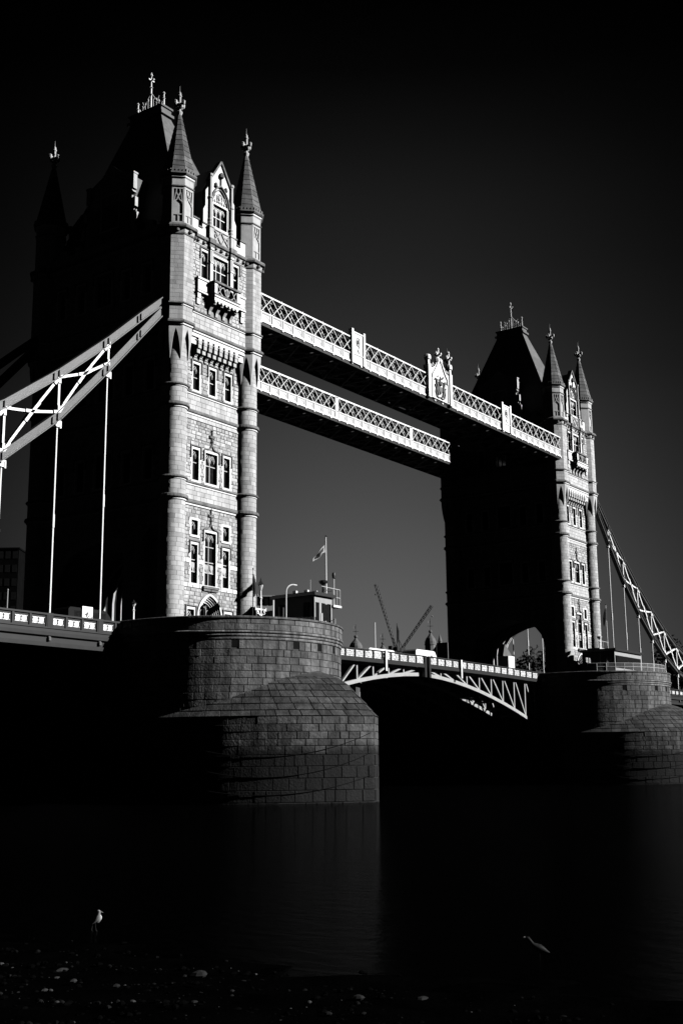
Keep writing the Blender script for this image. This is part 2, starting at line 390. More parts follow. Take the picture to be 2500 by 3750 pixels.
def cross_finial(mb, c, z, h, arm):      # stone cross finial of total height h starting at z
    x, y = c
    mb.lathe([(0.20, z), (0.17, z+0.1), (0.30, z+0.16*h), (0.30, z+0.2*h), (0.15, z+0.24*h)], c, 8)
    mb.lathe([(0.15, z+0.24*h), (0.14, z+0.78*h), (0.21, z+0.81*h), (0.2, z+0.84*h), (0.16, z+0.87*h), (0.13, z+0.95*h), (0.05, z+h)], c, 8)
    zz = z+0.50*h
    for dx, dy in ((1, 0), (-1, 0), (0, 1), (0, -1)):
        mb.bar((x, y, zz), (x+dx*arm, y+dy*arm, zz), 0.17, 0.2)
        mb.lathe([(0.06, zz-0.22), (0.14, zz-0.1), (0.15, zz+0.08), (0.16, zz+0.2), (0.04, zz+0.3)], (x+dx*arm, y+dy*arm), 6)
        mb.lathe([(0.05, zz-0.5), (0.15, zz-0.42), (0.12, zz-0.25)], (x+dx*arm*0.45, y+dy*arm*0.45), 6)

# ------------------------------------------------------------------ tower
TB = (0.0, 0.0, 14.3)
AX, BY = 5.09, 9.05
def build_tower():
    T = thing('bridge_tower', 'nearer and larger Gothic stone bridge tower, standing left of centre on the near pier', 'tower', TB, 'twin bridge towers')
    org = TB
    st = Stones()
    FRONT, LEFT, RIGHT, BACK = 0.0, rad(-90), rad(90), rad(180)
    def band(name, prof, d_front, d_side, m):   # a run of moulding on the four walls, prof=(offset,z) outline
        for rot, d, hw in ((FRONT, d_front, AX), (BACK, d_front, AX), (LEFT, d_side, BY), (RIGHT, d_side, BY)):
            mb = MB(rot, org)
            A = [(-hw, -(d+o), z) for o, z in prof]; B = [(hw, -(d+o), z) for o, z in prof]
            mb.grid([A, B]); obj(name, mb, m, T)
    # turrets --------------------------------------------------
    RC = 1.2
    rings = [(26.78, 27.36), (28.7, 29.1), (35.5, 36.08), (37.52, 37.9)]
    for ix, iy in ((-1, -1), (1, -1), (-1, 1), (1, 1)):
        c = (ix*AX, iy*BY); mb = MB(org=org)
        mb.lathe([(1.6, 14.3), (1.6, 15.0), (1.42, 15.35), (1.42, 15.6), (RC+0.02, 15.85), (RC, 15.9), (RC, 42.9)], c, 24)
        mb.lathe([(1.53/math.cos(rad(22.5)), 43.2), (1.53/math.cos(rad(22.5)), 52.7)], c, 8, ph=rad(22.5))
        t = obj('corner_turret', mb, 'mortar', T)
        zz = 15.9
        for a, b in rings+[(43.0, 43.0)]:
            zt = min(a, 42.6)
            st.rows(-math.pi*RC*(1.0), math.pi*RC, zz, zt, 0.43, 0.9, cylmap(c, RC), mids=3, proud=0.014, joint=0.007, tone=(0.84, 1.1)); zz = b
        # rings
        for a, b in rings:
            big = b-a > 0.45
            rg = MB(org=org)
            P = [(RC, a), (RC+0.10, a+0.04), (RC+0.10, a+0.16), (RC+0.04, a+0.20)] if big else [(RC, a), (RC+0.07, a+0.03), (RC+0.07, a+0.12), (RC+0.03, a+0.14)]
            zt = P[-1][1]
            rg.lathe(P, c, 28, cap=False); obj('ring_moulding', rg, 'white', t, smooth=False)
            rg = MB(org=org); o = 0.26 if big else 0.2
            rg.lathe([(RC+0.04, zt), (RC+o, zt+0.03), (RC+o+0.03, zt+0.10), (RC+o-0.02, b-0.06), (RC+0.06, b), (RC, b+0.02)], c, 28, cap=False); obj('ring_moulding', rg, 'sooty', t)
        # tongues between round shaft and octagon
        tg = MB(org=org); ap = 1.55; cr = ap/math.cos(rad(22.5))
        def by_azimuth(r, a, z): return (c[0]+r*math.cos(a), c[1]+r*math.sin(a), z)
        for k in range(8):
            af = rad(45*k); a0, a1 = af-rad(22.5), af+rad(22.5)
            N = 6
            for sgn, ac in ((-1, a0), (1, a1)):
                # cut line bulges: from apex (face centre, 43.05) to corner point (z 40.2)
                prev = None
                for j in range(N+1):
                    u = j/N; rr = (ap+(1.27-ap)*0.0)
                    z = 43.05-2.85*u**1.0
                    w = u**0.75
                    rc_ = cr*(1-u)+1.26*u if False else (cr-(cr-1.28)*max(0, (43.05-z)/2.85)**1.6)
                    pc = Vector(by_azimuth(rc_, ac, z)); pf = Vector(by_azimuth(ap-(ap-1.2)*max(0, (43.05-z)/2.85)**1.6*0.9, af, z))
                    q = pf.lerp(pc, w)     # point on cut line
                    if prev:
                        tg.face([prev[0], prev[1], pc, q]); 
                        # soffit of the cut
                        i0 = Vector(by_azimuth(1.2, af+sgn*0.0+(ac-af)*prev[2], prev[0].z)); i1 = Vector(by_azimuth(1.2, af+(ac-af)*w, z))
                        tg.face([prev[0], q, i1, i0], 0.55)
                    prev = (q, pc, w)
            tg.face([by_azimuth(cr, a0, 43.05), by_azimuth(cr, a1, 43.05), by_azimuth(cr, a1, 43.35), by_azimuth(cr, a0, 43.35)])
        obj('broach', tg, 'ashlar', t)
        # octagon stones and mouldings
        for k in range(8):
            r = rad(45*k); hw = 1.53*math.tan(rad(22.5))
            for a, b in ((43.95, 45.3), (45.65, 52.4)):
                st.rows(-hw, hw, a, b, 0.42, 0.75, rotmap(r, 1.53, c), proud=0.012, joint=0.006, tone=(0.86, 1.1))
        def octring(P, m, nm='ring_moulding'):
            rg = MB(org=org); rg.lathe([(q/math.cos(rad(22.5)), z) for q, z in P], c, 8, cap=False, ph=rad(22.5)); obj(nm, rg, m, t)
        octring([(1.53, 43.33), (1.66, 43.38), (1.66, 43.5), (1.57, 43.54)], 'white'); octring([(1.57, 43.54), (1.8, 43.58), (1.82, 43.72), (1.72, 43.86), (1.53, 43.95)], 'sooty')
        octring([(1.53, 45.28), (1.62, 45.31), (1.62, 45.42), (1.56, 45.45)], 'white'); octring([(1.56, 45.45), (1.74, 45.47), (1.70, 45.6), (1.53, 45.66)], 'sooty')
        octring([(1.53, 52.38), (1.62, 52.45), (1.62, 52.6)], 'sooty'); octring([(1.60, 52.6), (1.66, 52.95)], 'ashlar', 'frieze')
        octring([(1.66, 52.95), (1.9, 53.05), (1.95, 53.2), (1.85, 53.4), (1.5, 53.62)], 'sooty')
        for k in range(8):
            a = rad(45*k-90); fb = MB(org=org); p = (c[0]+1.74*math.cos(a), c[1]+1.74*math.sin(a))
            fb.lathe([(0.05, 52.6), (0.17, 52.66), (0.17, 52.88), (0.06, 52.95)], p, 7); obj('boss', fb, 'sooty', t)
        # upper stage
        up = MB(org=org); q = 1/math.cos(rad(22.5))
        up.lathe([(1.46*q, 53.55), (1.46*q, 53.75)], c, 8, ph=rad(22.5)); up.lathe([(1.46*q, 57.1), (1.46*q, 58.3)], c, 8, ph=rad(22.5)); up.lathe([(1.36*q, 53.6), (1.36*q, 58.0)], c, 8, ph=rad(22.5))
        for k in range(8):
            r = rad(45*k); hw = 1.46*math.tan(rad(22.5)); plain = (k in (7,) and ix > 0) or (iy > 0)
            m2 = MB(); f = rotmap(r, 0, c)
            def bx(x0, x1, d0, d1, z0, z1):
                P = [f(x0, z0, d0), f(x1, z0, d0), f(x1, z0, d1), f(x0, z0, d1), f(x0, z1, d0), f(x1, z1, d0), f(x1, z1, d1), f(x0, z1, d1)]
                for qd in ((0, 1, 2, 3), (4, 5, 6, 7), (0, 1, 5, 4), (1, 2, 6, 5), (2, 3, 7, 6), (3, 0, 4, 7)): up.face([P[j] for j in qd])
            if plain: bx(-hw, hw, 1.2, 1.46, 53.7, 57.15); continue
            bx(-hw, -hw+0.17, 1.2, 1.46, 53.7, 57.15); bx(hw-0.17, hw, 1.2, 1.46, 53.7, 57.15)
            bx(-0.04, 0.04, 1.2, 1.43, 53.7, 54.5); bx(-hw+0.17, hw-0.17, 1.2, 1.43, 54.45, 54.55)
            for sg in (-1, 1):
                P = [(sg*(hw-0.17), 55.75), (sg*0.12, 56.0), (0, 56.35), (sg*0.2, 56.75), (sg*0.15, 57.1)]
                for j in range(len(P)-1):
                    (xa, za), (xb, zb) = P[j], P[j+1]
                    A = Vector(f(xa, za, 1.41)); B = Vector(f(xb, zb, 1.41)); up.bar(A, B, 0.09, 0.09)
                A = Vector(f(sg*(hw-0.2), 55.6, 1.41)); B = Vector(f(sg*0.25, 56.7, 1.41)); up.bar(A, B, 0.07, 0.07)
        obj('traceried_stage', up, 'ashlar', t)
        octring([(1.46, 57.3), (1.56, 57.36), (1.56, 57.46), (1.46, 57.5)], 'sooty'); octring([(1.46, 58.2), (1.58, 58.3), (1.58, 58.42)], 'white')
        octring([(1.55, 58.42), (1.68, 58.5), (1.78, 58.62), (1.78, 58.78), (1.5, 58.8)], 'sooty')
        cr_ = MB(org=org)
        for k in range(8):
            r = rad(45*k); f = rotmap(r, 0, c); hw = 1.7*math.tan(rad(22.5))
            for j in range(4):
                x0 = -hw+j*(2*hw/4)+0.03; x1 = x0+2*hw/4*0.55
                P = [f(x0, 58.75, 1.5), f(x1, 58.75, 1.5), f(x1, 58.75, 1.72), f(x0, 58.75, 1.72), f(x0, 59.1, 1.5), f(x1, 59.1, 1.5), f(x1, 59.1, 1.72), f(x0, 59.1, 1.72)]
                for qd in ((0, 1, 2, 3), (4, 5, 6, 7), (0, 1, 5, 4), (1, 2, 6, 5), (2, 3, 7, 6), (3, 0, 4, 7)): cr_.face([P[j2] for j2 in qd])
        obj('crenellation', cr_, 'sooty', t)
        # spire: stepped courses of stone
        sp = MB(org=org); nC = 11; z0, z1 = 58.95, 65.6
        for k in range(nC):
            u0, u1 = k/nC, (k+1)/nC; ra = 1.50*(1-u0)+0.14*u0; rb = 1.50*(1-u1)+0.14*u1
            sp.tone = rnd(0.7, 1.25)
            sp.lathe([(ra*q+0.09, z0+(z1-z0)*u0), (rb*q+0.045, z0+(z1-z0)*u1), (rb*q, z0+(z1-z0)*u1)], c, 8, cap=False, ph=rad(22.5))
        obj('spire', sp, 'spire', t)
        rb_ = MB(org=org)
        for k in range(8):
            a = rad(22.5+45*k); rb_.tube((c[0]+1.5*q*math.cos(a), c[1]+1.5*q*math.sin(a), z0), (c[0]+0.15*math.cos(a), c[1]+0.15*math.sin(a), z1), 0.075, 0.05, n=5)
        obj('spire_rib', rb_, 'sooty', t)
        fi = MB(org=org); cross_finial(fi, c, 65.4, 2.75, 0.55); fi.tube((c[0], c[1], 68.1), (c[0], c[1], 68.8), 0.025, 0.01, n=5)
        obj('cross_finial', fi, 'ashlar', t)
    # windows of the river fronts ------------------------------
    WL = window_meshes(0.86, 3.62, 1, (2.22, 1.1), 'label', panels=((1.14, 2.0),), fw=0.15)
    WC = window_meshes(1.56, 5.05, 2, (3.72, 2.25, 1.25), 'ogee', panels=((1.3, 2.05),), fw=0.16)
    WU = window_meshes(0.87, 1.42, 1, (), None, fw=0.2)
    W1 = window_meshes(0.88, 2.97, 1, (1.75,), 'label', fw=0.18); W2 = window_meshes(1.68, 2.97, 2, (1.75,), 'ogee', fw=0.18)
    W3 = window_meshes(0.9, 2.6, 1, (1.3,), 'label', fw=0.16)
    WB = window_meshes(0.88, 2.85, 1, (1.55,), 'label', fw=0.12, quoin=False); WB3 = window_meshes(2.25, 3.0, 3, (1.65,), None, fw=0.12, quoin=False)
    WG = window_meshes(2.05, 2.4, 3, (1.15,), None, fw=0.12, quoin=False)
    SD = window_meshes(0.9, 2.0, 1, (), 'label', fw=0.17)
    for rot in (FRONT, BACK):
        H = []
        def pw(R, w, h, s, z, d=9.2):
            place_window(R, T, org, s, z, d, rot); H.append((s-w/2, s+w/2, z, z+h))
        for s in (-2.22, 2.22):
            pw(WL, .86, 3.62, s, 19.55); pw(WU, .87, 1.42, s, 24.06); pw(W1, .88, 2.97, s, 29.3); pw(SD, .9, 2.0, s*1.16, 15.1)
        pw(WC, 1.56, 5.05, 0, 19.5); pw(W2, 1.68, 2.97, 0, 29.3)
        for s in (-2.3, 0, 2.3): pw(W3, .9, 2.6, s, 38.08)
        low = [h for h in H if h[3] < 43]
        wl = MB(rot, org); wall_holes(wl, -AX, AX, 19.13, 43.9, 9.2, low)
        # base storey with the doorway
        oc = pointed(1.55, 16.6, 18.6, 12)
        holes_b = [h for h in H if h[2] < 19]
        wall_holes(wl, -AX, -1.6, 14.3, 19.13, 9.2, holes_b); wall_holes(wl, 1.6, AX, 14.3, 19.13, 9.2, holes_b)
        for sgn in (0, 1):
            hp = oc[:13] if sgn == 0 else oc[12:]
            ex = -1.6 if sgn == 0 else 1.6
            for k in range(len(hp)-1): wl.face([(ex, -9.2, hp[k][1]), (hp[k][0], -9.2, hp[k][1]), (hp[k+1][0], -9.2, hp[k+1][1]), (ex, -9.2, hp[k+1][1])])
        wl.face([(-1.6, -9.2, 18.6), (1.6, -9.2, 18.6), (1.6, -9.2, 19.13), (-1.6, -9.2, 19.13)])
        obj('wall', wl, 'mortar', T)
        # doorway orders
        dr = MB(rot, org); rr = [1.72, 1.55, 1.42, 1.30, 1.18, 1.06]; yy = [-9.32, -9.14, -9.0, -8.86, -8.72]
        for k in range(5):
            o_ = pointed(rr[k], 16.6, 16.6+rr[k]*1.27, 10); i_ = pointed(rr[k+1], 16.6, 16.6+rr[k+1]*1.27, 10)
            o_ = [(-rr[k], 14.3)]+o_+[(rr[k], 14.3)]; i_ = [(-rr[k+1], 14.3)]+i_+[(rr[k+1], 14.3)]
            ribbon(dr, o_, i_, yy[k]); nxt = yy[k+1] if k < 4 else -8.5
            for j in range(len(i_)-1): dr.face([(i_[j][0], yy[k], i_[j][1]), (i_[j+1][0], yy[k], i_[j+1][1]), (i_[j+1][0], nxt, i_[j+1][1]), (i_[j][0], nxt, i_[j][1])])
        d0 = obj('doorway', dr, 'white', T)
        pn = MB(rot, org); P = pointed(1.1, 16.6, 18.05, 10); pn.face([(x, -8.5, z) for x, z in [(-1.1, 14.3)]+P+[(1.1, 14.3)]]); obj('pane', pn, 'glass', d0)
        tr = MB(rot, org); tr.box(-1.06, 1.06, -8.62, -8.5, 16.45, 16.62)
        for k in range(5):
            cx = -0.84+0.42*k; top = 17.75-abs(cx)*0.75; curve_bar(tr, pointed(0.2, top-0.5, top-0.1, 4, cx), -8.56, 0.045, 0.05); tr.box(cx+0.19, cx+0.23, -8.6, -8.54, 16.6, top)
        tr.box(-0.05, 0.05, -8.6, -8.52, 14.3, 16.5)
        obj('tracery', tr, 'ashlar', d0)
        # stones
        HX = [(a-0.15, b+0.15, c_-0.2, d_+0.22) for a, b, c_, d_ in H]
        f = rotmap(rot, 9.2)
        door = lambda a, b: (-1.72, 1.72) if b < 17.2 else ((-1.72*max(0.05, 1-((a-16.6)/2.15)**2)**0.5, 1.72*max(0.05, 1-((a-16.6)/2.15)**2)**0.5) if a < 18.7 else None)
        st.rows(-3.95, 3.95, 14.3, 19.1, 0.34, 0.62, f, HX+[door], proud=0.04, joint=0.012, tone=(0.7, 1.3), jit=0.6, m='rubble')
        hy = [h for h in HX if h[2] > 19]
        st.rows(-3.95, 3.95, 19.6, 21.35, 0.35, 0.6, f, hy, proud=0.04, joint=0.012, tone=(0.65, 1.15), jit=0.6, m='rubble')
        st.rows(-3.95, 3.95, 21.9, 26.76, 0.36, 0.62, f, hy, proud=0.04, joint=0.012, tone=(0.75, 1.3), jit=0.6, m='rubble')
        st.rows(-3.95, 3.95, 29.12, 35.1, 0.36, 0.62, f, hy, proud=0.04, joint=0.012, tone=(0.8, 1.4), jit=0.6, m='rubble')
        st.rows(-3.95, 3.95, 35.1, 35.5, 0.4, 1.2, f, (), proud=0.1, joint=0.008, tone=(1.1, 1.3))
        st.rows(-3.95, 3.95, 37.92, 41.3, 0.36, 0.62, f, hy, proud=0.04, joint=0.012, tone=(0.8, 1.4), jit=0.6, m='rubble')
        st.rows(-3.95, 3.95, 27.38, 28.72, 0.45, 0.95, f, (), proud=0.03, joint=0.005, tone=(0.98, 1.2))
        st.rows(-3.95, 3.95, 36.1, 37.52, 0.47, 0.95, f, (), proud=0.03, joint=0.005, tone=(0.98, 1.2))
        for a, b in ((19.13, 19.55), (21.38, 21.84)):
            st.rows(-3.95, 3.95, a, b, 0.42, 1.1, f, [h for h in HX if h[2] < a-0.25 or (a > 20 and h[3] > a+0.5)], proud=0.07, joint=0.004, tone=(0.95, 1.05), m='white')
        sl = MB(rot, org); sl.box(-1.1, 1.1, -9.5, -9.2, 19.2, 19.42); sl.box(-1.0, 1.0, -9.42, -9.2, 18.98, 19.2); obj('sill', sl, 'sooty', T)
        # corbel table carrying the upper wall
        for k in range(8):
            x = -2.66+k*0.76; cb = MB(rot, org)
            for j, (dd, za, zb) in enumerate(((0.18, 41.05, 41.25), (0.26, 41.25, 41.42), (0.34, 41.42, 41.6), (0.62, 41.6, 42.05), (0.78, 42.05, 42.45))):
                cb.box(x-0.17-(0.05 if j > 2 else 0), x+0.17+(0.05 if j > 2 else 0), -9.2-dd, -9.2, za, zb, 1.0)
            cb.box(x-0.24, x+0.24, -10.02, -9.2, 42.45, 42.75)
            obj('corbel', cb, 'ashlar', T)
        cb = MB(rot, org)
        for k in range(9):
            x = -3.04+k*0.76
            cb.box(x-0.24, x+0.24, -10.03, -9.9, 42.75, 42.78); 
        cb.box(-3.95, 3.95, -10.04, -9.2, 43.02, 43.36); 
        for k in range(8):
            x = -2.66+k*0.76; cb.box(x-0.24, x+0.24, -10.03, -9.25, 42.75, 43.02)
        for x0, x1 in ((-3.95, -3.1), (3.1, 3.95)): cb.box(x0, x1, -9.9, -9.2, 42.3, 43.02)
        obj('parapet_band', cb, 'white', T)
        # upper wall, forward of the lower one
        hup = []
        for s in (-2.28, 2.28): place_window(WB, T, org, s, 49.12, 10.03, rot); hup.append((s-.44, s+.44, 49.12, 51.97))
        place_window(WB3, T, org, 0, 49.0, 10.03, rot); hup.append((-1.125, 1.125, 49.0, 52.0))
        place_window(WG, T, org, 0, 55.2, 9.95, rot)
        uw = MB(rot, org); wall_holes(uw, -4.3, 4.3, 43.36, 53.6, 10.03, hup); obj('wall', uw, 'mortar', T)
        f2 = rotmap(rot, 10.03)
        st.rows(-3.98, 3.98, 43.96, 45.3, 0.45, 1.0, f2, (), proud=0.025, joint=0.008, tone=(1.0, 1.3))
        hh = [(a-.2, b+.2, c_-.25, d_+.3) for a, b, c_, d_ in hup]
        st.rows(-3.98, 3.98, 45.66, 52.4, 0.36, 0.62, f2, hh+[(-1.85, 1.85, 45.7, 52.4)], proud=0.04, joint=0.012, tone=(1.05, 1.3), jit=0.4, m='rubble')
        # pilasters and bay
        for s in (-1.5, 1.5):
            pl = MB(rot, org); pl.box(s-0.2, s+0.2, -10.33, -10.03, 48.6, 52.5); pl.box(s-0.26, s+0.26, -10.4, -10.03, 51.0, 51.12); pl.box(s-0.26, s+0.26, -10.42, -10.03, 52.4, 52.6)
            pl.box(s-0.1, s+0.1, -10.36, -10.33, 51.2, 52.3, 0.5)
            obj('pilaster', pl, 'white', T)
        for s in (-2.72, 2.72):   # aprons under the side windows
            apn = MB(rot, org); e = 0.73
            apn.box(s-e, s+e, -10.35, -10.03, 47.75, 48.8); apn.box(s-e-.08, s+e+.08, -10.45, -10.03, 48.8, 49.0); apn.box(s-e-.1, s+e+.1, -10.45, -10.03, 47.45, 47.6); apn.box(s-e, s+e, -10.3, -10.03, 47.6, 47.75)
            sg = -1 if s < 0 else 1
            x0, x1 = sorted((s+sg*(e-0.45), s+sg*e)); apn.box(x0, x1, -10.25, -10.03, 46.3, 47.45); apn.box(x0, x1, -10.32, -10.03, 46.9, 47.45)
            obj('apron', apn, 'white', T)
        # balcony
        bl = MB(rot, org); bl.box(-1.85, 1.85, -11.1, -10.03, 47.35, 47.55); bl.box(-1.78, 1.78, -11.0, -10.03, 46.95, 47.35); 
        for k in range(7): bl.box(-1.75+k*0.52, -1.5+k*0.52, -11.04, -10.9, 46.75, 46.95)
        bal = obj('balcony', bl, 'white', T)
        rl = MB(rot, org); rl.box(-1.95, 1.95, -11.18, -10.85, 48.75, 48.95); rl.box(-1.95, -1.7, -10.85, -10.03, 48.75, 48.95); rl.box(1.7, 1.95, -10.85, -10.03, 48.75, 48.95)
        obj('balcony_rail', rl, 'sooty', bal)
        fl = MB(rot, org); fl.box(-1.93, 1.93, -11.16, -10.03, 47.55, 47.66); obj('moulding', fl, 'sooty', bal)
        bp = MB(rot, org)
        for s in (-1, 1):
            x0, x1 = sorted((s*1.85, s*1.45)); bp.box(x0, x1, -11.06, -10.85, 47.66, 48.75)
            x0, x1 = sorted((s*1.85, s*1.7)); bp.box(x0, x1, -10.85, -10.03, 47.66, 48.75)
        obj('balcony_post', bp, 'white', bal)
        bt = MB(rot, org)
        for s in (-1, 1):
            curve_bar(bt, [(s*1.4, 47.7), (s*1.05, 48.1), (s*0.8, 48.5), (s*0.45, 48.6), (s*0.3, 48.2), (s*0.05, 47.75)], -10.98, 0.07, 0.08)
            curve_bar(bt, [(s*1.4, 48.7), (s*1.1, 48.35), (s*0.95, 47.95), (s*0.6, 47.72)], -10.98, 0.07, 0.08)
        curve_bar(bt, [(0.3*math.cos(a*math.pi/5), 48.2+0.36*math.sin(a*math.pi/5)) for a in range(11)], -10.98, 0.09, 0.1)
        bt.tube((0, -11.0, 47.75), (0, -11.0, 48.6), 0.1, 0.08, n=6)
        obj('pierced_panel', bt, 'ashlar', bal)
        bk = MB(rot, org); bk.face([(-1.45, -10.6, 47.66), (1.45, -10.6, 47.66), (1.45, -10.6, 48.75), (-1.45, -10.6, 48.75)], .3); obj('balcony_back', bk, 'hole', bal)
        for s in (-1.55, -0.55, 0.5, 1.5):
            b2 = MB(rot, org); P = [(0, 45.66), (0.14, 45.75), (0.2, 46.1), (0.45, 46.45), (0.8, 46.62), (0.92, 46.95), (0, 46.95)]
            poly = [(s-0.17, -10.03-o, z) for o, z in P]; poly2 = [(s+0.17, -10.03-o, z) for o, z in P]
            b2.face(poly); b2.face(poly2[::-1]); b2.grid([poly+[poly[0]], poly2+[poly2[0]]]); obj('bracket', b2, 'ashlar', bal)
        # gable over the cornice
        gb = MB(rot, org); d = 9.98
        def slab(x0, x1, z0, z1, dd=d, th=0.45): gb.box(x0, x1, -dd, -dd+th, z0, z1)
        slab(-3.9, 3.9, 53.5, 54.35)
        for s in (-1, 1):
            for a, b, zt in ((3.15, 3.9, 55.05), (1.5, 2.55, 54.95)):
                x0, x1 = sorted((s*a, s*b)); slab(x0, x1, 54.35, zt)
            x0, x1 = sorted((s*1.5, s*2.45)); slab(x0, x1, 54.95, 56.5)
            x0, x1 = sorted((s*1.5, s*2.15)); slab(x0, x1, 56.5, 58.6)
            gb.prism([(s*2.45, 56.5), (s*2.15, 56.5), (s*2.15, 57.0)][::s], -d, -d+0.45); gb.prism([(s*2.15, 58.6), (s*1.5, 58.6), (s*1.5, 59.5)][::s], -d, -d+0.45)
        arch = pointed(1.28, 57.75, 59.7, 8)
        for k in range(len(arch)-1):
            (xa, za), (xb, zb) = arch[k], arch[k+1]
            ta = 62.1-abs(xa)*1.45; tb = 62.1-abs(xb)*1.45
            gb.face([(xa, -d, za), (xb, -d, zb), (xb, -d, tb), (xa, -d, ta)]); gb.face([(xa, -d, za), (xb, -d, zb), (xb, -d+0.3, zb), (xa, -d+0.3, za)], .8)
        slab(-1.55, -1.28, 53.9, 60.1); slab(1.28, 1.55, 53.9, 60.1)
        gb.face([(-1.3, -9.86, 57.6), (1.3, -9.86, 57.6), (1.3, -9.86, 59.9), (-1.3, -9.86, 59.9)]); gb.box(-1.28, 1.28, -9.9, -9.6, 54.9, 55.2)
        gbo = obj('gable', gb, 'white', T)
        cp = MB(rot, org)
        for s in (-1, 1): cp.bar((s*1.62, -d-0.05+0.2, 59.95), (0, -d-0.05+0.2, 62.45), 0.65, 0.2)
        for s in (-1, 1):
            for a, b, zt in ((3.05, 3.95, 55.05), (1.6, 2.6, 54.95), (2.55, 3.1, 54.35)):
                x0, x1 = sorted((s*a, s*b)); cp.box(x0, x1, -d-0.1, -d+0.5, zt, zt+0.14)
        obj('coping', cp, 'sooty', gbo)
        hc = MB(rot, org); o_ = pointed(1.3, 57.75, 59.8, 10); curve_bar(hc, o_, -d-0.06, 0.14, 0.2); curve_bar(hc, pointed(1.13, 57.75, 59.45, 10), -d+0.02, 0.09, 0.12)
        hc.tube((0, -d-0.1, 59.7), (0, -d-0.1, 60.7), 0.08, 0.07, n=6); hc.lathe([(0.05, 60.55), (0.26, 60.7), (0.28, 60.95), (0.1, 61.25)], (0, -d-0.15), 7)
        for s in (-1, 1):
            hc.lathe([(0.05, 59.4), (0.2, 59.5), (0.16, 59.8), (0.05, 59.95)], (s*0.75, -d-0.1), 6)
        obj('ogee_arch', hc, 'sooty', gbo)
        cv = MB(rot, org)
        curve_bar(cv, [(0.42*math.cos(a*math.pi/8), 58.55+0.45*math.sin(a*math.pi/8)) for a in range(17)], -9.89, 0.1, 0.1)
        for k in range(5): cv.tube((-0.7+0.35*k, -9.9, 57.95), (-0.7+0.35*k, -9.9, 58.2), 0.1, 0.05, n=6)
        cv.prism([(-0.2, 58.8), (0.2, 58.8), (0.2, 58.5), (0, 58.25), (-0.2, 58.5)], -9.96, -9.86)
        for s in (-1, 1): curve_bar(cv, [(s*0.9, 58.3), (s*0.7, 58.6), (s*0.75, 58.9), (s*0.5, 59.1)], -9.9, 0.08, 0.1)
        obj('carved_panel', cv, 'ashlar', gbo)
        pa = MB(rot, org); pa.box(-1.15, 1.15, -10.12, -9.95, 53.55, 54.85)
        for s in (-1, 1): pa.box(s*1.15-.05, s*1.15+.05, -10.2, -9.95, 53.5, 54.9)
        pa.box(-1.2, 1.2, -10.22, -9.95, 54.78, 54.9)
        for s in (-1, 1):
            curve_bar(pa, [(s*1.05, 54.7), (s*0.55, 54.4), (s*0.35, 53.95), (s*0.05, 53.6)], -10.17, 0.09, 0.12); curve_bar(pa, [(s*1.05, 53.65), (s*0.7, 54.0), (s*0.3, 54.35), (s*0.05, 54.75)], -10.17, 0.09, 0.12)
            curve_bar(pa, [(s*0.75+0.2*math.cos(a*math.pi/4), 54.2+0.2*math.sin(a*math.pi/4)) for a in range(9)], -10.17, 0.06, 0.1)
        obj('carved_panel', pa, 'ashlar', gbo)
        for s in (-1, 1):
            pi_ = MB(rot, org); x = s*1.58
            pi_.box(x-0.3, x+0.3, -10.35, -9.7, 53.3, 54.75); pi_.box(x-0.36, x+0.36, -10.42, -9.7, 54.75, 54.9)
            pi_.lathe([(0.28, 54.9), (0.28, 55.0), (0.2, 55.1), (0.26, 55.25), (0.2, 55.4), (0.26, 55.6), (0.2, 55.75), (0.2, 57.85), (0.28, 57.92), (0.28, 58.05), (0.18, 58.12), (0.18, 60.2), (0.27, 60.3), (0.27, 60.5)], (x, -10.08), 8)
            obj('pinnacle', pi_, 'ashlar', gbo)
        # dormer roof behind the gable
        dm = MB(rot, org)
        for s in (-1, 1):
            dm.face([(s*2.2, -9.6, 58.6), (0, -9.6, 62.0), (0, -4.5, 62.0), (s*2.2, -6.5, 58.6)]); dm.face([(s*2.2, -9.6, 53.6), (s*2.2, -9.6, 58.6), (s*2.2, -6.5, 58.6), (s*2.2, -6.5, 53.6)])
        obj('dormer_roof', dm, 'slate', T)
    # road fronts ------------------------------------------------
    WR = window_meshes(1.1, 3.0, 1, (1.7,), 'label', fw=0.18); WR2 = window_meshes(2.2, 3.4, 3, (2.0,), 'label', fw=0.18)
    prof = [(6.0, 14.3), (6.0, 19.4), (5.85, 20.4), (5.5, 21.4), (4.7, 22.4), (3.6, 23.1), (2.0, 23.65), (0.0, 24.0)]
    for rot in (LEFT, RIGHT):
        H = []
        for z, R, w, h in ((29.3, WR, 1.1, 3.0), (38.0, WR, 1.1, 3.0), (47.5, WR, 1.1, 3.0)):
            for s in (-6.0, -3.2, 3.2, 6.0):
                place_window(R, T, org, s, z, 5.24 if z < 43 else 5.9, rot); H.append((s-w/2, s+w/2, z, z+h))
            place_window(WR2, T, org, 0, z, 5.24 if z < 43 else 5.9, rot); H.append((-1.1, 1.1, z, z+3.4))
        wl = MB(rot, org); wall_holes(wl, -BY, BY, 24.0, 43.4, 5.24, [h for h in H if h[2] < 43]); wall_holes(wl, -BY, BY, 43.4, 54.3, 5.9, [h for h in H if h[2] > 43])
        wl.face([(-BY, -5.24, 43.4), (BY, -5.24, 43.4), (BY, -5.9, 43.4), (-BY, -5.9, 43.4)])
        for k in range(len(prof)-1):
            (a, z0), (b, z1) = prof[k], prof[k+1]
            for s in (-1, 1): wl.face([(s*BY, -5.24, z0), (s*a, -5.24, z0), (s*b, -5.24, z1), (s*BY, -5.24, z1)])
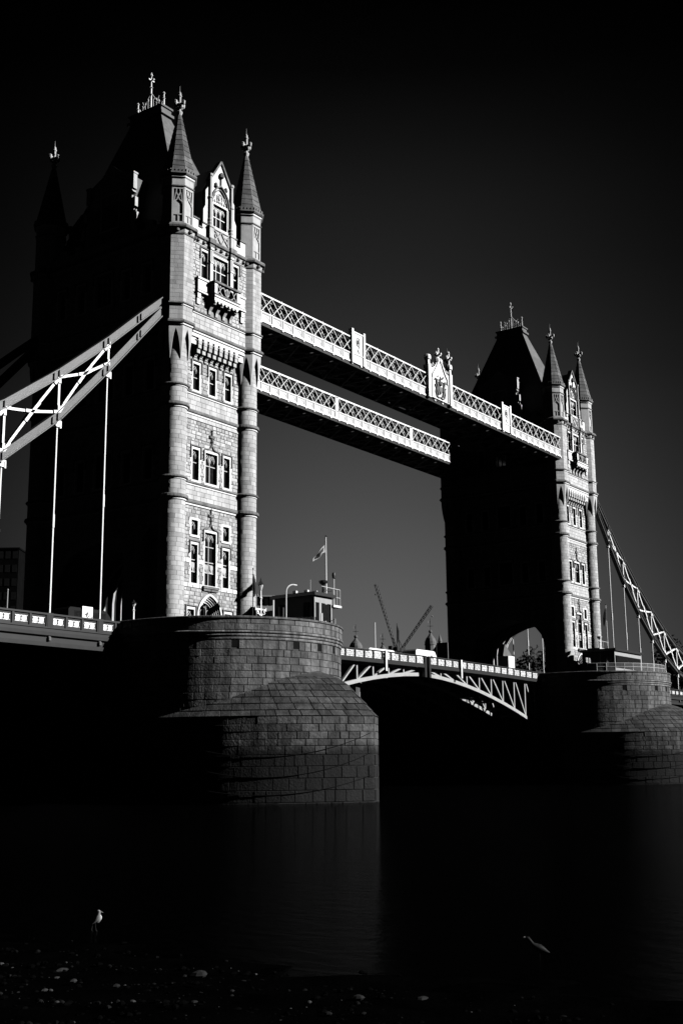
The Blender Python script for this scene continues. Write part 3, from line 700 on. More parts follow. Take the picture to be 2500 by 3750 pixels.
        for x0, x1 in ((-8.6, -7.6), (-6.6, -5.6), (-4.4, -3.6), (3.6, 4.4), (5.6, 6.6), (7.6, 8.6)): wl.box(x0, x1, -5.9, -5.5, 54.3, 55.0)
        obj('wall', wl, 'rubble', T)
        HX = [(a-0.15, b+0.15, c_-0.2, d_+0.22) for a, b, c_, d_ in H]
        def portal(a, b):
            w = None
            for k in range(len(prof)-1):
                if prof[k][1] <= a < prof[k+1][1]: w = prof[k][0]
            return (-w-0.6, w+0.6) if w else None
        f = rotmap(rot, 5.24)
        st.rows(-7.9, 7.9, 14.3, 26.7, 0.45, 0.9, f, HX+[portal], proud=0.05, tone=(0.7, 1.3), jit=0.5, m='rubble')
        st.rows(-7.9, 7.9, 29.1, 35.5, 0.45, 0.9, f, HX, proud=0.05, tone=(0.7, 1.3), jit=0.5, m='rubble')
        st.rows(-7.9, 7.9, 37.9, 43.3, 0.45, 0.9, f, HX, proud=0.05, tone=(0.7, 1.3), jit=0.5, m='rubble')
        ar = MB(rot, org)
        P = [(-a, z) for a, z in prof]+[(a, z) for a, z in reversed(prof[:-1])]; P2 = [((a+(0.55 if a > 0 else -0.55 if a < 0 else 0)), z+(0.5 if z > 20 else 0)) for a, z in P]
        ribbon(ar, P2, P, -5.4)
        for j in range(len(P)-1): ar.face([(P[j][0], -5.4, P[j][1]), (P[j+1][0], -5.4, P[j+1][1]), (P[j+1][0], -5.1, P[j+1][1]), (P[j][0], -5.1, P[j][1])]); ar.face([(P2[j][0], -5.4, P2[j][1]), (P2[j+1][0], -5.4, P2[j+1][1]), (P2[j+1][0], -5.2, P2[j+1][1]), (P2[j][0], -5.2, P2[j][1])])
        obj('archway', ar, 'ashlar', T)
        # gable on the road side
        gb = MB(rot, org); gb.box(-3.0, 3.0, -5.3, -4.8, 54.3, 61.2); gb.prism([(-3.0, 61.2), (3.0, 61.2), (1.4, 62.0), (0, 63.0), (-1.4, 62.0)], -5.3, -4.8)
        gb.box(-3.6, 3.6, -5.3, -4.8, 54.3, 57.2); gb.box(-3.3, 3.3, -5.3, -4.8, 57.2, 58.6)
        go = obj('gable', gb, 'rubble', T)
        for s in (-1, 1):
            pn_ = MB(rot, org); pn_.box(s*3.1-0.28, s*3.1+0.28, -5.5, -5.0, 59.5, 61.1); pn_.box(s*3.1-0.34, s*3.1+0.34, -5.56, -4.94, 61.1, 61.28)
            pn_.prism([(s*3.1-0.28, 59.1), (s*3.1+0.28, 59.1), (s*3.1, 59.5)], -5.5, -5.0)
            pn_.box(s*3.45-0.2, s*3.45+0.2, -5.5, -5.1, 57.5, 58.5); pn_.box(s*3.7-0.22, s*3.7+0.22, -5.5, -5.1, 55.7, 56.8)
            obj('pinnacle', pn_, 'ashlar', go)
        dm = MB(rot, org)
        for s in (-1, 1):
            dm.face([(s*3.0, -5.1, 61.0), (0, -5.1, 62.8), (0, -1.5, 62.8), (s*3.0, -2.6, 61.0)]); dm.face([(s*3.0, -5.1, 54.3), (s*3.0, -5.1, 61.0), (s*3.0, -2.6, 61.0), (s*3.0, -2.6, 54.3)])
        obj('dormer_roof', dm, 'slate', T)
        gw = window_meshes(2.4, 3.6, 3, (2.0,), None, fw=0.15, quoin=False); place_window(gw, T, org, 0, 56.0, 5.31, rot)
    # inside of the archway
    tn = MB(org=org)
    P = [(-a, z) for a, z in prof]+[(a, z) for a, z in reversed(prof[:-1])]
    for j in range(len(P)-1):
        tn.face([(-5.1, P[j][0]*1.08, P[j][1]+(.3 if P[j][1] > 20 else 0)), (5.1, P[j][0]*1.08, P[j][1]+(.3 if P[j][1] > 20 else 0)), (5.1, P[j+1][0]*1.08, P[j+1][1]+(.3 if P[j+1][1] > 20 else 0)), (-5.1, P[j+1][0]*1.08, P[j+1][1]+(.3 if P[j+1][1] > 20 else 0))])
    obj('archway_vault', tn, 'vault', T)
    for x in (1.2, 2.4, 3.6, 4.85):
        rb = MB(org=org)
        for j in range(len(P)-1):
            for xx in (x-0.13, x+0.13): rb.face([(xx, P[j][0]*1.1, P[j][1]+.35), (xx, P[j+1][0]*1.1, P[j+1][1]+.35), (xx, P[j+1][0], P[j+1][1]), (xx, P[j][0], P[j][1])])
            rb.face([(x-0.13, P[j][0], P[j][1]), (x+0.13, P[j][0], P[j][1]), (x+0.13, P[j+1][0], P[j+1][1]), (x-0.13, P[j+1][0], P[j+1][1])])
        obj('vault_rib', rb, 'ashlar', T)
    # string courses
    def two(a, b, df, ds):
        h = b-a; k = 0.35 if h > 0.45 else 0.4
        o = 0.2 if h > 0.45 else 0.15
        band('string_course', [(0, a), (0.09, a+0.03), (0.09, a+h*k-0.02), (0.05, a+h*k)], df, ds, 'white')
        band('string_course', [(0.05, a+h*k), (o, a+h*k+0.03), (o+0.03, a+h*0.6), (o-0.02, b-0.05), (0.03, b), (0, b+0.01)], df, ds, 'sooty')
    two(26.78, 27.36, 9.22, 5.26); two(28.7, 29.1, 9.22, 5.26); two(35.5, 36.08, 9.25, 5.26); two(37.52, 37.9, 9.22, 5.26)
    two(43.36, 43.95, 10.05, 5.9); two(45.3, 45.64, 10.05, 5.9)
    band('cornice', [(0, 52.4), (0.08, 52.48), (0.08, 52.6), (0.12, 52.62), (0.14, 53.0)], 10.03, 5.9, 'ashlar')
    band('cornice', [(0.14, 53.0), (0.32, 53.1), (0.36, 53.25), (0.3, 53.42), (0.0, 53.58)], 10.03, 5.9, 'sooty')
    for k in range(9):
        x = -3.4+k*0.85
        if abs(abs(x)-1.6) < 0.25: continue
        cbo = MB(org=org); cbo.lathe([(0.05, 52.64), (0.2, 52.7), (0.18, 52.92), (0.05, 52.99)], (x, -10.2), 6); obj('boss', cbo, 'sooty', T)
    for s in (-1, 1):
        br = MB(org=org); br.box(s*1.55-0.45, s*1.55+0.45, -10.55, -10.1, 53.0, 53.5); br.box(s*1.55-0.33, s*1.55+0.33, -10.42, -10.1, 52.6, 53.0); obj('cornice', br, 'sooty', T)
    # main roof
    rf = MB(org=org); zb, zt = 54.0, 70.2; bx_, by_, tx, ty = 4.7, 9.1, 0.65, 2.2
    nC = 26
    for k in range(nC):
        u0, u1 = k/nC, (k+1)/nC
        A = (bx_+(tx-bx_)*u0, by_+(ty-by_)*u0, zb+(zt-zb)*u0); B = (bx_+(tx-bx_)*u1, by_+(ty-by_)*u1, zb+(zt-zb)*u1)
        for (sa, sb), (sc, sd_) in (((-1, -1), (1, -1)), ((1, -1), (1, 1)), ((1, 1), (-1, 1)), ((-1, 1), (-1, -1))):
            e = 0.05
            rf.face([(sa*(A[0]+e), sb*(A[1]+e), A[2]), (sc*(A[0]+e), sd_*(A[1]+e), A[2]), (sc*(B[0]+e), sd_*(B[1]+e), B[2]), (sa*(B[0]+e), sb*(B[1]+e), B[2])], rnd(0.85, 1.15))
    ro = obj('roof', rf, 'slate', T)
    rc = MB(org=org); rc.box(-0.95, 0.95, -2.55, 2.55, 70.2, 70.5); rc.box(-0.75, 0.75, -2.3, 2.3, 70.5, 71.1); rc.box(-0.9, 0.9, -2.45, 2.45, 71.1, 71.3); obj('roof_curb', rc, 'slate', ro)
    cf = MB(org=org)
    for y in (-1.9, 1.9):
        cf.lathe([(0.12, 71.2), (0.1, 72.3), (0.18, 72.4), (0.08, 72.5), (0.08, 72.9), (0.16, 73.0), (0.03, 73.2)], (0, y), 6)
    cf.tube((0, -1.9, 71.9), (0, 1.9, 71.9), 0.04, n=5)
    for k in range(9):
        y = -1.6+0.4*k
        cf.tube((0, y, 71.2), (0, y, 72.2+(1.3-abs(y))*0.7), 0.035, 0.02, n=5)
        cf.lathe([(0.02, 72.15+(1.3-abs(y))*0.7), (0.12, 72.3+(1.3-abs(y))*0.7), (0.02, 72.5+(1.3-abs(y))*0.7)], (0, y), 5)
    for s in (-1, 1):
        cf.tube((0, s*1.7, 71.4), (0, s*0.1, 73.6), 0.04, n=5); cf.tube((0, s*1.2, 73.0), (0, s*0.5, 71.3), 0.035, n=5)
    cf.lathe([(0.12, 71.2), (0.1, 74.4), (0.07, 75.0), (0.05, 76.1)], (0, 0), 6); cf.lathe([(0.05, 74.2), (0.22, 74.3), (0.05, 74.5)], (0, 0), 6)
    cf.bar((0, -0.4, 75.2), (0, 0.4, 75.2), 0.12, 0.14); cf.bar((-0.4, 0, 75.2), (0.4, 0, 75.2), 0.12, 0.14); cf.lathe([(0.04, 75.6), (0.17, 75.75), (0.04, 76.1)], (0, 0), 6)
    obj('iron_cresting', cf, 'metal', ro)
    # added solid core, no real storey: stops light leaking through the tower
    ins = MB(org=org); ins.box(-5.1, 5.1, -8.6, 8.6, 24.6, 54); obj('floor_or_core', ins, 'hole', T)
    st.build(T, org, 300)
    return T
tower = build_tower()
t2 = copy_tree(tower); t2.location = (82.3, 0, 14.3)
_b1 = MB(org=TB); _b1.box(-6.45, -5.42, -6.6, -4.3, 14.3, 23.4); _b1.prism([(-6.45, 23.4), (-5.42, 23.4), (-5.42, 24.6)], -6.6, -4.3); obj('arch_side_block', _b1, 'rubble', tower)  # added block that narrows the near archway and hides bright ribs inside
t2['label'] = 'farther and smaller Gothic stone bridge tower, standing on the pier at the right'

# ------------------------------------------------------------------ piers
def build_pier():
    P0 = (0.0, 0.0, 0.0)
    T = thing('bridge_pier', 'nearer round-nosed granite pier with a pointed cutwater under the larger tower', 'pier', P0, 'granite river piers')
    C = (0.0, -10.9); R = 10.8
    L1 = 24.0; LA = math.pi*R
    def peri(s, z, d):     # s=0 at the nose, + towards +x
        q = math.pi/2*R
        if s < -q: return (-(R+d), -10.9+(-s-q), z)
        if s > q: return (R+d, -10.9+(s-q), z)
        a = s/R; return ((R+d)*math.sin(a), -10.9-(R+d)*math.cos(a), z)
    q = math.pi/2*R; ends = q+34
    def outline(d, z, n=40):
        pts = [peri(-ends+(ends-q)*0, z, d)]
        for k in range(n+1): pts.append(peri(-q+2*q*k/n, z, d))
        pts.append(peri(ends, z, d)); return pts
    core = MB(org=P0)
    core.grid([outline(-0.02, z) for z in (-1, 14.2)]); core.face(outline(-0.02, 14.28)); 
    body = obj('pier_body', core, 'pmortar', T)
    dk = MB(org=P0); dk.face([(x, y, 14.3) for x, y, z in outline(0.0, 0)]); obj('paving', dk, 'road', T)
    st = Stones()
    holes = []
    for a in (-43.5, -13.8, 1.6, 16, 31):
        s = rad(a)*R; holes.append((s-0.3, s+0.3, 12.72, 13.3))
        hb = MB(org=P0); g_ = [[peri(s-0.3, 12.72, 0.012), peri(s+0.3, 12.72, 0.012)], [peri(s-0.3, 13.3, 0.012), peri(s+0.3, 13.3, 0.012)]]; hb.grid(g_); obj('slot', hb, 'hole', T)
    S0, S1 = -q-14, q+14
    zl = [6.6, 7.2, 7.8, 8.39, 8.98, 9.57, 10.16, 10.75, 11.34, 11.95, 12.55, 13.32]
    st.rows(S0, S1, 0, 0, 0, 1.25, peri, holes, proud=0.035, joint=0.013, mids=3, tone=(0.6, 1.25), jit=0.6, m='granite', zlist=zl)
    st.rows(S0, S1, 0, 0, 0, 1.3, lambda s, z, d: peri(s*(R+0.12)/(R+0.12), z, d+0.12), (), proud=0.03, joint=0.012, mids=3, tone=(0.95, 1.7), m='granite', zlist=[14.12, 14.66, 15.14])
    # parapet backing, mouldings, coping
    def run(name, P, m, seg=True, tone=1.0):
        mb = MB(org=P0); mb.grid([outline(d, z, 60) for d, z in P], tone); return obj(name, mb, m, T)
    run('parapet', [(0.11, 14.0), (0.11, 15.16), (-0.35, 15.16), (-0.35, 14.3)], 'pmortar')
    for z, pr in ((13.34, 0.10), (13.6, 0.19), (13.86, 0.27)):
        P = [(0.0, z), (pr*0.8, z+0.03), (pr, z+0.09), (pr, z+0.17), (pr*0.8, z+0.23), (0.0, z+0.245)]
        s = S0
        while s < S1-0.1:
            l = rnd(1.0, 1.9); e = min(s+l, S1); mb = MB(org=P0); tn_ = rnd(1.2, 1.8)
            n = 3
            mb.grid([[peri(s+0.012+(e-s-0.024)*k/n, zz, d) for k in range(n+1)] for d, zz in P], tn_)
            obj('moulding_stone', mb, 'granite', T); s = e
    s = S0
    while s < S1-0.1:
        e = min(s+rnd(1.1, 1.7), S1); mb = MB(org=P0); P = [(0.1, 15.12), (0.26, 15.14), (0.26, 15.26), (0.18, 15.32), (-0.35, 15.32), (-0.42, 15.15)]
        mb.grid([[peri(s+0.01+(e-s-0.02)*k/2, zz, d) for k in range(3)] for d, zz in P], rnd(0.8, 1.15)); obj('coping_stone', mb, 'granite', T); s = e
    # cutwater: Gothic plan, two arcs meeting at the tip
    xc, RS = 7.19, 18.1
    a_tip = math.acos(xc/RS)
    def arc(side, u, off, z):   # u=0 at the shoulder, 1 at the tip; off inward
        Rr = RS-off; am = math.acos(min(1, xc/Rr)) if Rr > xc else 0
        a = am*u
        x = xc-Rr*math.cos(a); y = -10.9-Rr*math.sin(a)
        return ((x if side < 0 else -x), y, z)
    LEN = RS*a_tip
    prof = [(6.95, 0.0), (7.4, 0.42), (7.9, 0.85), (8.5, 1.4), (9.12, 2.0), (9.7, 2.55), (10.1, 3.0), (10.5, 3.75), (10.95, 5.0)]
    def offz(z):
        for (a, b), (c, d) in zip(prof, prof[1:]):
            if a <= z <= c: return b+(d-b)*(z-a)/(c-a)
        return 0
    cw = MB(org=P0)
    for side in (-1, 1):
        zs = [-1.0, 6.95]+[p[0] for p in prof[1:]]
        cw.grid([[arc(side, u/24, offz(z)+0.03, z) for u in range(25)] for z in zs])
    cw.face([arc(-1, u/24, 4.9, 10.93) for u in range(25)]+[arc(1, u/24, 4.9, 10.93) for u in range(24, -1, -1)])
    obj('cutwater', cw, 'pmortar', T)
    zlist = [-0.6, 0.1, 1.05, 2.0, 2.95, 3.85, 4.55, 5.1, 5.7, 6.3, 6.93]
    zroof = [6.95, 7.45, 8.0, 8.55, 9.12, 9.68, 10.2, 10.95]
    for side in (-1, 1):
        def am(s, z, d, side=side): return arc(side, s/LEN, 0.0-d, z)
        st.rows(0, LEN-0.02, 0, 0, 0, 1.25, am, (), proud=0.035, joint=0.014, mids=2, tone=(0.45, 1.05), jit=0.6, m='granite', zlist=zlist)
        for k in range(len(zroof)-1):
            z0, z1 = zroof[k], zroof[k+1]; o0, o1 = offz(z0), offz(min(z1, 10.949))
            def rm(s, z, d, side=side, z0=z0, z1=z1, o0=o0, o1=o1):
                u = (z-z0)/(z1-z0); off = o0+(o1-o0)*u-d-0.07*(1-u); am_ = (RS-off)*math.acos(xc/(RS-off))
                return arc(side, s/LEN, off, z)
            st.rows(0, LEN-0.02, 0, 0, 0, 1.3, rm, (), proud=0.05, joint=0.014, mids=2, tone=(0.28, 0.72), jit=0.4, m='granite', zlist=[z0, z1])
    # draped mooring chains
    for k, (z0, sag) in enumerate(((5.6, 1.9), (4.0, 1.9), (2.2, 1.5))):
        cb = MB(org=P0); pr_ = None
        for j in range(25):
            u = j/24; z = z0-sag*4*u*(1-u); p = arc(-1, 0.12+0.86*u, -0.075, z)
            if pr_: cb.tube(pr_, p, 0.028, n=5, cap=False)
            pr_ = p
        obj('mooring_chain', cb, 'black', T)
    st.build(T, P0, 300)
    return T
pier = build_pier()
p2 = copy_tree(pier); p2.location = (82.3, 0, 0)
p2['label'] = 'farther granite pier with pointed cutwater, at the right edge under the smaller tower'

# ------------------------------------------------------------------ high walkways
def build_walkway(front):
    base = (41.15, 0, 47.0)
    T = thing('high_walkway', 'front white latticed high-level walkway carrying the coat of arms' if front else 'rear white latticed high-level walkway, lower in view and without the coat of arms', 'walkway', (41.15, 0, 47.0), 'high-level walkways between the towers')
    y0, y1 = (-10.2, -4.6) if front else (4.5, 10.1)
    X0, X1 = 5.6, 76.7
    org = base
    def o(n, mb, m, **k): return obj(n, mb, m, T, **k)
    fl = MB(org=org); fl.box(X0, X1, y0+0.3, y1-0.3, 47.55, 47.75); o('floor_or_core', fl, 'under')
    rf = MB(org=org); rf.box(X0, X1, y0+0.6, y1-0.6, 50.15, 50.3); o('roof', rf, 'under')
    bk = MB(org=org); bk.face([(X0, y0+0.95, 47.7), (X1, y0+0.95, 47.7), (X1, y0+0.95, 50.2), (X0, y0+0.95, 50.2)], 1); o('glazing', bk, 'glass')
    pitch = 1.8; nP = 39; xs = [41.15+(k-nP/2)*pitch for k in range(nP+1)]
    skip = [(38.6, 43.7)]+[(22.0, 24.6), (57.7, 60.3)] if front else []
    pm = MB(); pm.box(-0.78, 0.78, -0.03, 0.03, 0, 0.86, 0.72)  # recessed back given a darker tone, standing for shade inside the frame
    for a in (-1, 1): pm.box(a*0.75-0.06, a*0.75+0.06, -0.09, -0.03, 0, 0.86)
    pm.box(-0.75, 0.75, -0.09, -0.03, 0, 0.08); pm.box(-0.75, 0.75, -0.09, -0.03, 0.78, 0.86)
    curve_bar(pm, [(-0.6, 0.25), (-0.45, 0.5), (-0.15, 0.62), (0.15, 0.62), (0.45, 0.5), (0.6, 0.25)], -0.05, 0.04, 0.04)
    PM = pm.mesh('cast_panel', M['paintw'])
    lm = MB()
    for a in (-1, 1): lm.bar((-a*0.84, -0.02-0.03*a, 0.05), (a*0.84, -0.02-0.03*a, 1.8), 0.06, 0.23, up=(0, -1, 0))
    for a in (-1, 1):
        lm.bar((-a*0.84, 0.55-0.03*a, 0.05), (a*0.84, 0.55-0.03*a, 1.8), 0.05, 0.17, up=(0, -1, 0))
    for sx in (-1, 1): lm.bar((sx*0.42, -0.02, 0.5), (sx*0.42+0.4, -0.02, 0.95), 0.04, 0.06, up=(0, -1, 0))
    LM = lm.mesh('lattice', M['paintw'])
    for k in range(nP):
        xc = (xs[k]+xs[k+1])/2
        if any(a < xc < b for a, b in skip[:1]): continue
        for yy, fl_ in ((y0, 0), (y1, rad(180))):
            obj('cast_panel', PM, 'paintw', T, (xc-base[0], yy-base[1], 47.55-base[2]), fl_); obj('lattice', LM, 'paintw', T, (xc-base[0], yy-base[1], 48.45-base[2]), fl_)
    for yy, s in ((y0, -1), (y1, 1)):
        r = MB(org=org)
        ya, yb = sorted((yy+s*0.14, yy-s*0.1)); r.box(X0, X1, ya, yb, 47.38, 47.52); r.box(X0, X1, ya, yb, 48.40, 48.5); o('rail', r, 'paintw')
        r = MB(org=org); r.box(X0, X1, ya, yb, 50.28, 50.42); o('rail', r, 'paintw')
        r = MB(org=org); r.tube((X0, yy-s*0.3, 50.62), (X1, yy-s*0.3, 50.62), 0.09, n=8)
        for x in xs[::2]: r.box(x-0.06, x+0.06, min(yy, yy-s*0.35), max(yy, yy-s*0.35), 50.4, 50.6)
        o('top_rail', r, 'paintw')
        r = MB(org=org); ya, yb = sorted((yy+s*0.04, yy-s*0.1)); r.box(X0, X1, ya, yb, 47.02, 47.36); o('bottom_boom', r, 'dark')
        r = MB(); r.box(-0.13, 0.13, *sorted((s*0.18, 0)), 0, 0.18); me = r.mesh('bracket', M['paintw'])
        for x in xs: obj('bracket', me, 'paintw', T, (x-base[0], yy-base[1], 47.22-base[2]))
    # under-girders
    for x in xs[::2]:
        r = MB(org=org); r.box(x-0.12, x+0.12, y0+0.2, y1-0.2, 46.95, 47.5); o('cross_girder', r, 'under')
    r = MB(org=org)
    for k in range(0, nP-1, 2):
        r.bar((xs[k], y0+0.4, 47.0), (xs[k+2] if k+2 <= nP else xs[-1], y1-0.4, 47.0), 0.14, 0.12); r.bar((xs[k], y1-0.4, 47.06), (xs[k+2], y0+0.4, 47.06), 0.14, 0.12)
    for yy in (y0+1.9, y1-1.9): r.box(X0, X1, yy-0.1, yy+0.1, 47.1, 47.5)
    o('bracing', r, 'under')
    if front:
        for xc in (23.3, 59.0):
            w = 1.15; r = MB(org=org); r.box(xc-w, xc+w, y0-0.22, y0-0.05, 47.4, 51.1)
            for s in (-1, 1): r.box(xc+s*w-0.18, xc+s*w+0.18, y0-0.36, y0+0.1, 47.35, 51.35)
            r.box(xc-w+.18, xc+w-.18, y0-0.3, y0-0.22, 48.4, 48.5); r.box(xc-w+.18, xc+w-.18, y0-0.3, y0-0.22, 50.95, 51.1)
            pn = o('shield_panel', r, 'paintw')
            r = MB(org=org); curve_bar(r, [(xc+0.32*math.cos(a*math.pi/6), 50.0+0.5*math.sin(a*math.pi/6)) for a in range(13)], y0-0.26, 0.08, 0.08)
            curve_bar(r, [(xc-0.3, 49.8), (xc+0.25, 49.4), (xc-0.1, 49.0), (xc+0.2, 48.7)], y0-0.26, 0.08, 0.08); r.tube((xc, y0-0.28, 49.8), (xc, y0-0.28, 50.2), 0.14, n=7)
            obj('relief', r, 'paintp', pn)
        xc = 41.15; w = 2.45; yf = y0-0.35
        r = MB(org=org); prof = [(-w, 47.5), (w, 47.5), (w, 51.2), (1.6, 51.35), (1.15, 51.7), (0.6, 52.4), (0, 52.9), (-0.6, 52.4), (-1.15, 51.7), (-1.6, 51.35), (-w, 51.2)]
        r.prism([(xc+a, z) for a, z in prof], yf, y0+0.1); ar = o('coat_of_arms_panel', r, 'paintw')
        for s in (-1, 1):
            r = MB(org=org); x = xc+s*(w+0.15); r.box(x-0.3, x+0.3, yf-0.15, y0+0.25, 47.3, 51.5)
            r.lathe([(0.3, 51.5), (0.28, 52.1), (0.42, 52.2), (0.46, 52.5), (0.40, 52.75), (0.2, 52.85)], (x, yf+0.15), 8); r.box(x-0.12, x+0.12, yf-0.2, yf-0.15, 48.8, 51.2)
            obj('pier_shaft', r, 'paintw', ar)
            for k in range(3):
                r = MB(org=org); xx = xc+s*(1.35+0.4*k); zz = 51.25+(0.25 if k == 0 else 0)
                r.lathe([(0.06, zz), (0.05, zz+0.25), (0.14, zz+0.35), (0.04, zz+0.65)], (xx, yf+0.15), 6); obj('cresting', r, 'paintw', ar)
        for (xx, zb_, h_) in ((xc, 52.7, 1.7), (xc+w+0.15, 52.75, 1.9)):
            r = MB(org=org); r.lathe([(0.14, zb_), (0.12, zb_+h_-0.3), (0.2, zb_+h_-0.25), (0.05, zb_+h_)], (xx, yf+0.15), 7)
            r.bar((xx-0.45, yf+0.15, zb_+h_*0.5), (xx+0.45, yf+0.15, zb_+h_*0.5), 0.2, 0.22); r.bar((xx, yf-0.3, zb_+h_*0.5), (xx, yf+0.6, zb_+h_*0.5), 0.2, 0.22)
            for s in (-1, 1): r.lathe([(0.05, zb_+h_*0.4), (0.18, zb_+h_*0.5), (0.05, zb_+h_*0.68)], (xx+s*0.45, yf+0.15), 6)
            obj('cross_finial', r, 'paintw', ar)
        for s in (-1, 1):
            r = MB(org=org); curve_bar(r, [(xc+s*0.1, 52.75), (xc+s*0.5, 52.3), (xc+s*0.85, 51.65), (xc+s*1.35, 51.0), (xc+s*1.75, 50.6), (xc+s*1.85, 49.9)], yf-0.07, 0.16, 0.16)
            r.tube((xc+s*1.95, yf-0.05, 47.6), (xc+s*1.95, yf-0.05, 50.0), 0.1, n=6); r.lathe([(0.12, 52.2), (0.34, 52.5), (0.3, 52.85), (0.1, 53.1)], (xc+s*0.32, yf+0.1), 6)
            obj('scroll', r, 'paintw', ar)
        r = MB(org=org); random.seed(3)
        r.prism([(xc-0.4, 49.2), (xc+0.4, 49.2), (xc+0.4, 48.7), (xc, 48.2), (xc-0.4, 48.7)], yf-0.16, yf-0.01)
        for s in (-1, 1):     # supporters either side of the shield, crest and mantling above
            curve_bar(r, [(xc+s*0.5, 48.0), (xc+s*0.75, 48.6), (xc+s*0.7, 49.2), (xc+s*0.95, 49.6), (xc+s*0.85, 50.0)], yf-0.1, 0.24, 0.2)
            curve_bar(r, [(xc+s*0.9, 47.9), (xc+s*1.15, 48.4), (xc+s*1.0, 48.9), (xc+s*1.3, 49.3)], yf-0.08, 0.13, 0.16)
            curve_bar(r, [(xc+s*0.75, 49.9), (xc+s*1.2, 50.1), (xc+s*1.35, 49.8)], yf-0.08, 0.12, 0.16)
            for k in range(7):
                a = rnd(0.1, 0.8); z = rnd(49.4, 50.5); r.tube((xc+s*a, yf-0.02, z), (xc+s*(a+rnd(-.1, .25)), yf-0.15, z+rnd(.1, .3)), 0.09, 0.03, n=5)
        r.lathe([(0.1, 49.3), (0.28, 49.45), (0.25, 49.8), (0.12, 49.95)], (xc, yf-0.05), 7); r.tube((xc, yf-0.08, 49.9), (xc, yf-0.08, 50.6), 0.12, 0.05, n=6)
        curve_bar(r, [(xc-1.0, 47.9), (xc-0.5, 47.72), (xc, 47.85), (xc+0.5, 47.72), (xc+1.0, 47.9)], yf-0.08, 0.16, 0.12)
        obj('royal_arms_relief', r, 'under', ar)
    else:
        for x in (39.8, 58.1, 23.4):
            r = MB(org=org); r.box(x-0.35, x+0.35, y0-0.14, y0, 47.5, 50.4); o('post', r, 'paintw')
        r = MB(org=org); r.tube((17.5, y0, 50.5), (17.5, y0, 53.3), 0.05, n=6); o('mast', r, 'metal')
    return T
build_walkway(True); build_walkway(False)

# ------------------------------------------------------------------ parapet panels shared by decks
def roundel_panel(w, h, cells):
    p = MB(); cw_ = w/cells
    fr = 0.03
    for c_ in range(cells):
        cx = -w/2+cw_*(c_+0.5)
        n = 12; rr = min(cw_, h)/2*0.92
        curve_bar(p, [(cx+rr*math.cos(2*math.pi*k/n), h/2+rr*math.sin(2*math.pi*k/n)) for k in range(n+1)], 0, 0.07, 0.04)
        for a in range(4):
            an = math.pi/4+a*math.pi/2; ex, ez = cx+cw_/2*math.copysign(1, math.cos(an)), h/2+h/2*math.copysign(1, math.sin(an))
            p.bar((cx+0.12*math.cos(an), 0, h/2+0.12*math.sin(an)), (ex, 0, ez), 0.04, 0.10, up=(0, 1, 0))
            an2 = a*math.pi/2; bx_, bz_ = cx+0.55*rr*math.cos(an2), h/2+0.55*rr*math.sin(an2)
            curve_bar(p, [(bx_+0.32*rr*math.cos(2*math.pi*k/6), bz_+0.32*rr*math.sin(2*math.pi*k/6)) for k in range(7)], 0.0, 0.055, 0.04)
        p.box(cx-0.05, cx+0.05, -0.025, 0.025, h/2-0.12, h/2+0.12); p.box(cx-0.12, cx+0.12, -0.02, 0.02, h/2-0.05, h/2+0.05)
    p.box(-w/2, w/2, -0.02, 0.02, 0, fr); p.box(-w/2, w/2, -0.02, 0.02, h-fr, h)
    return p
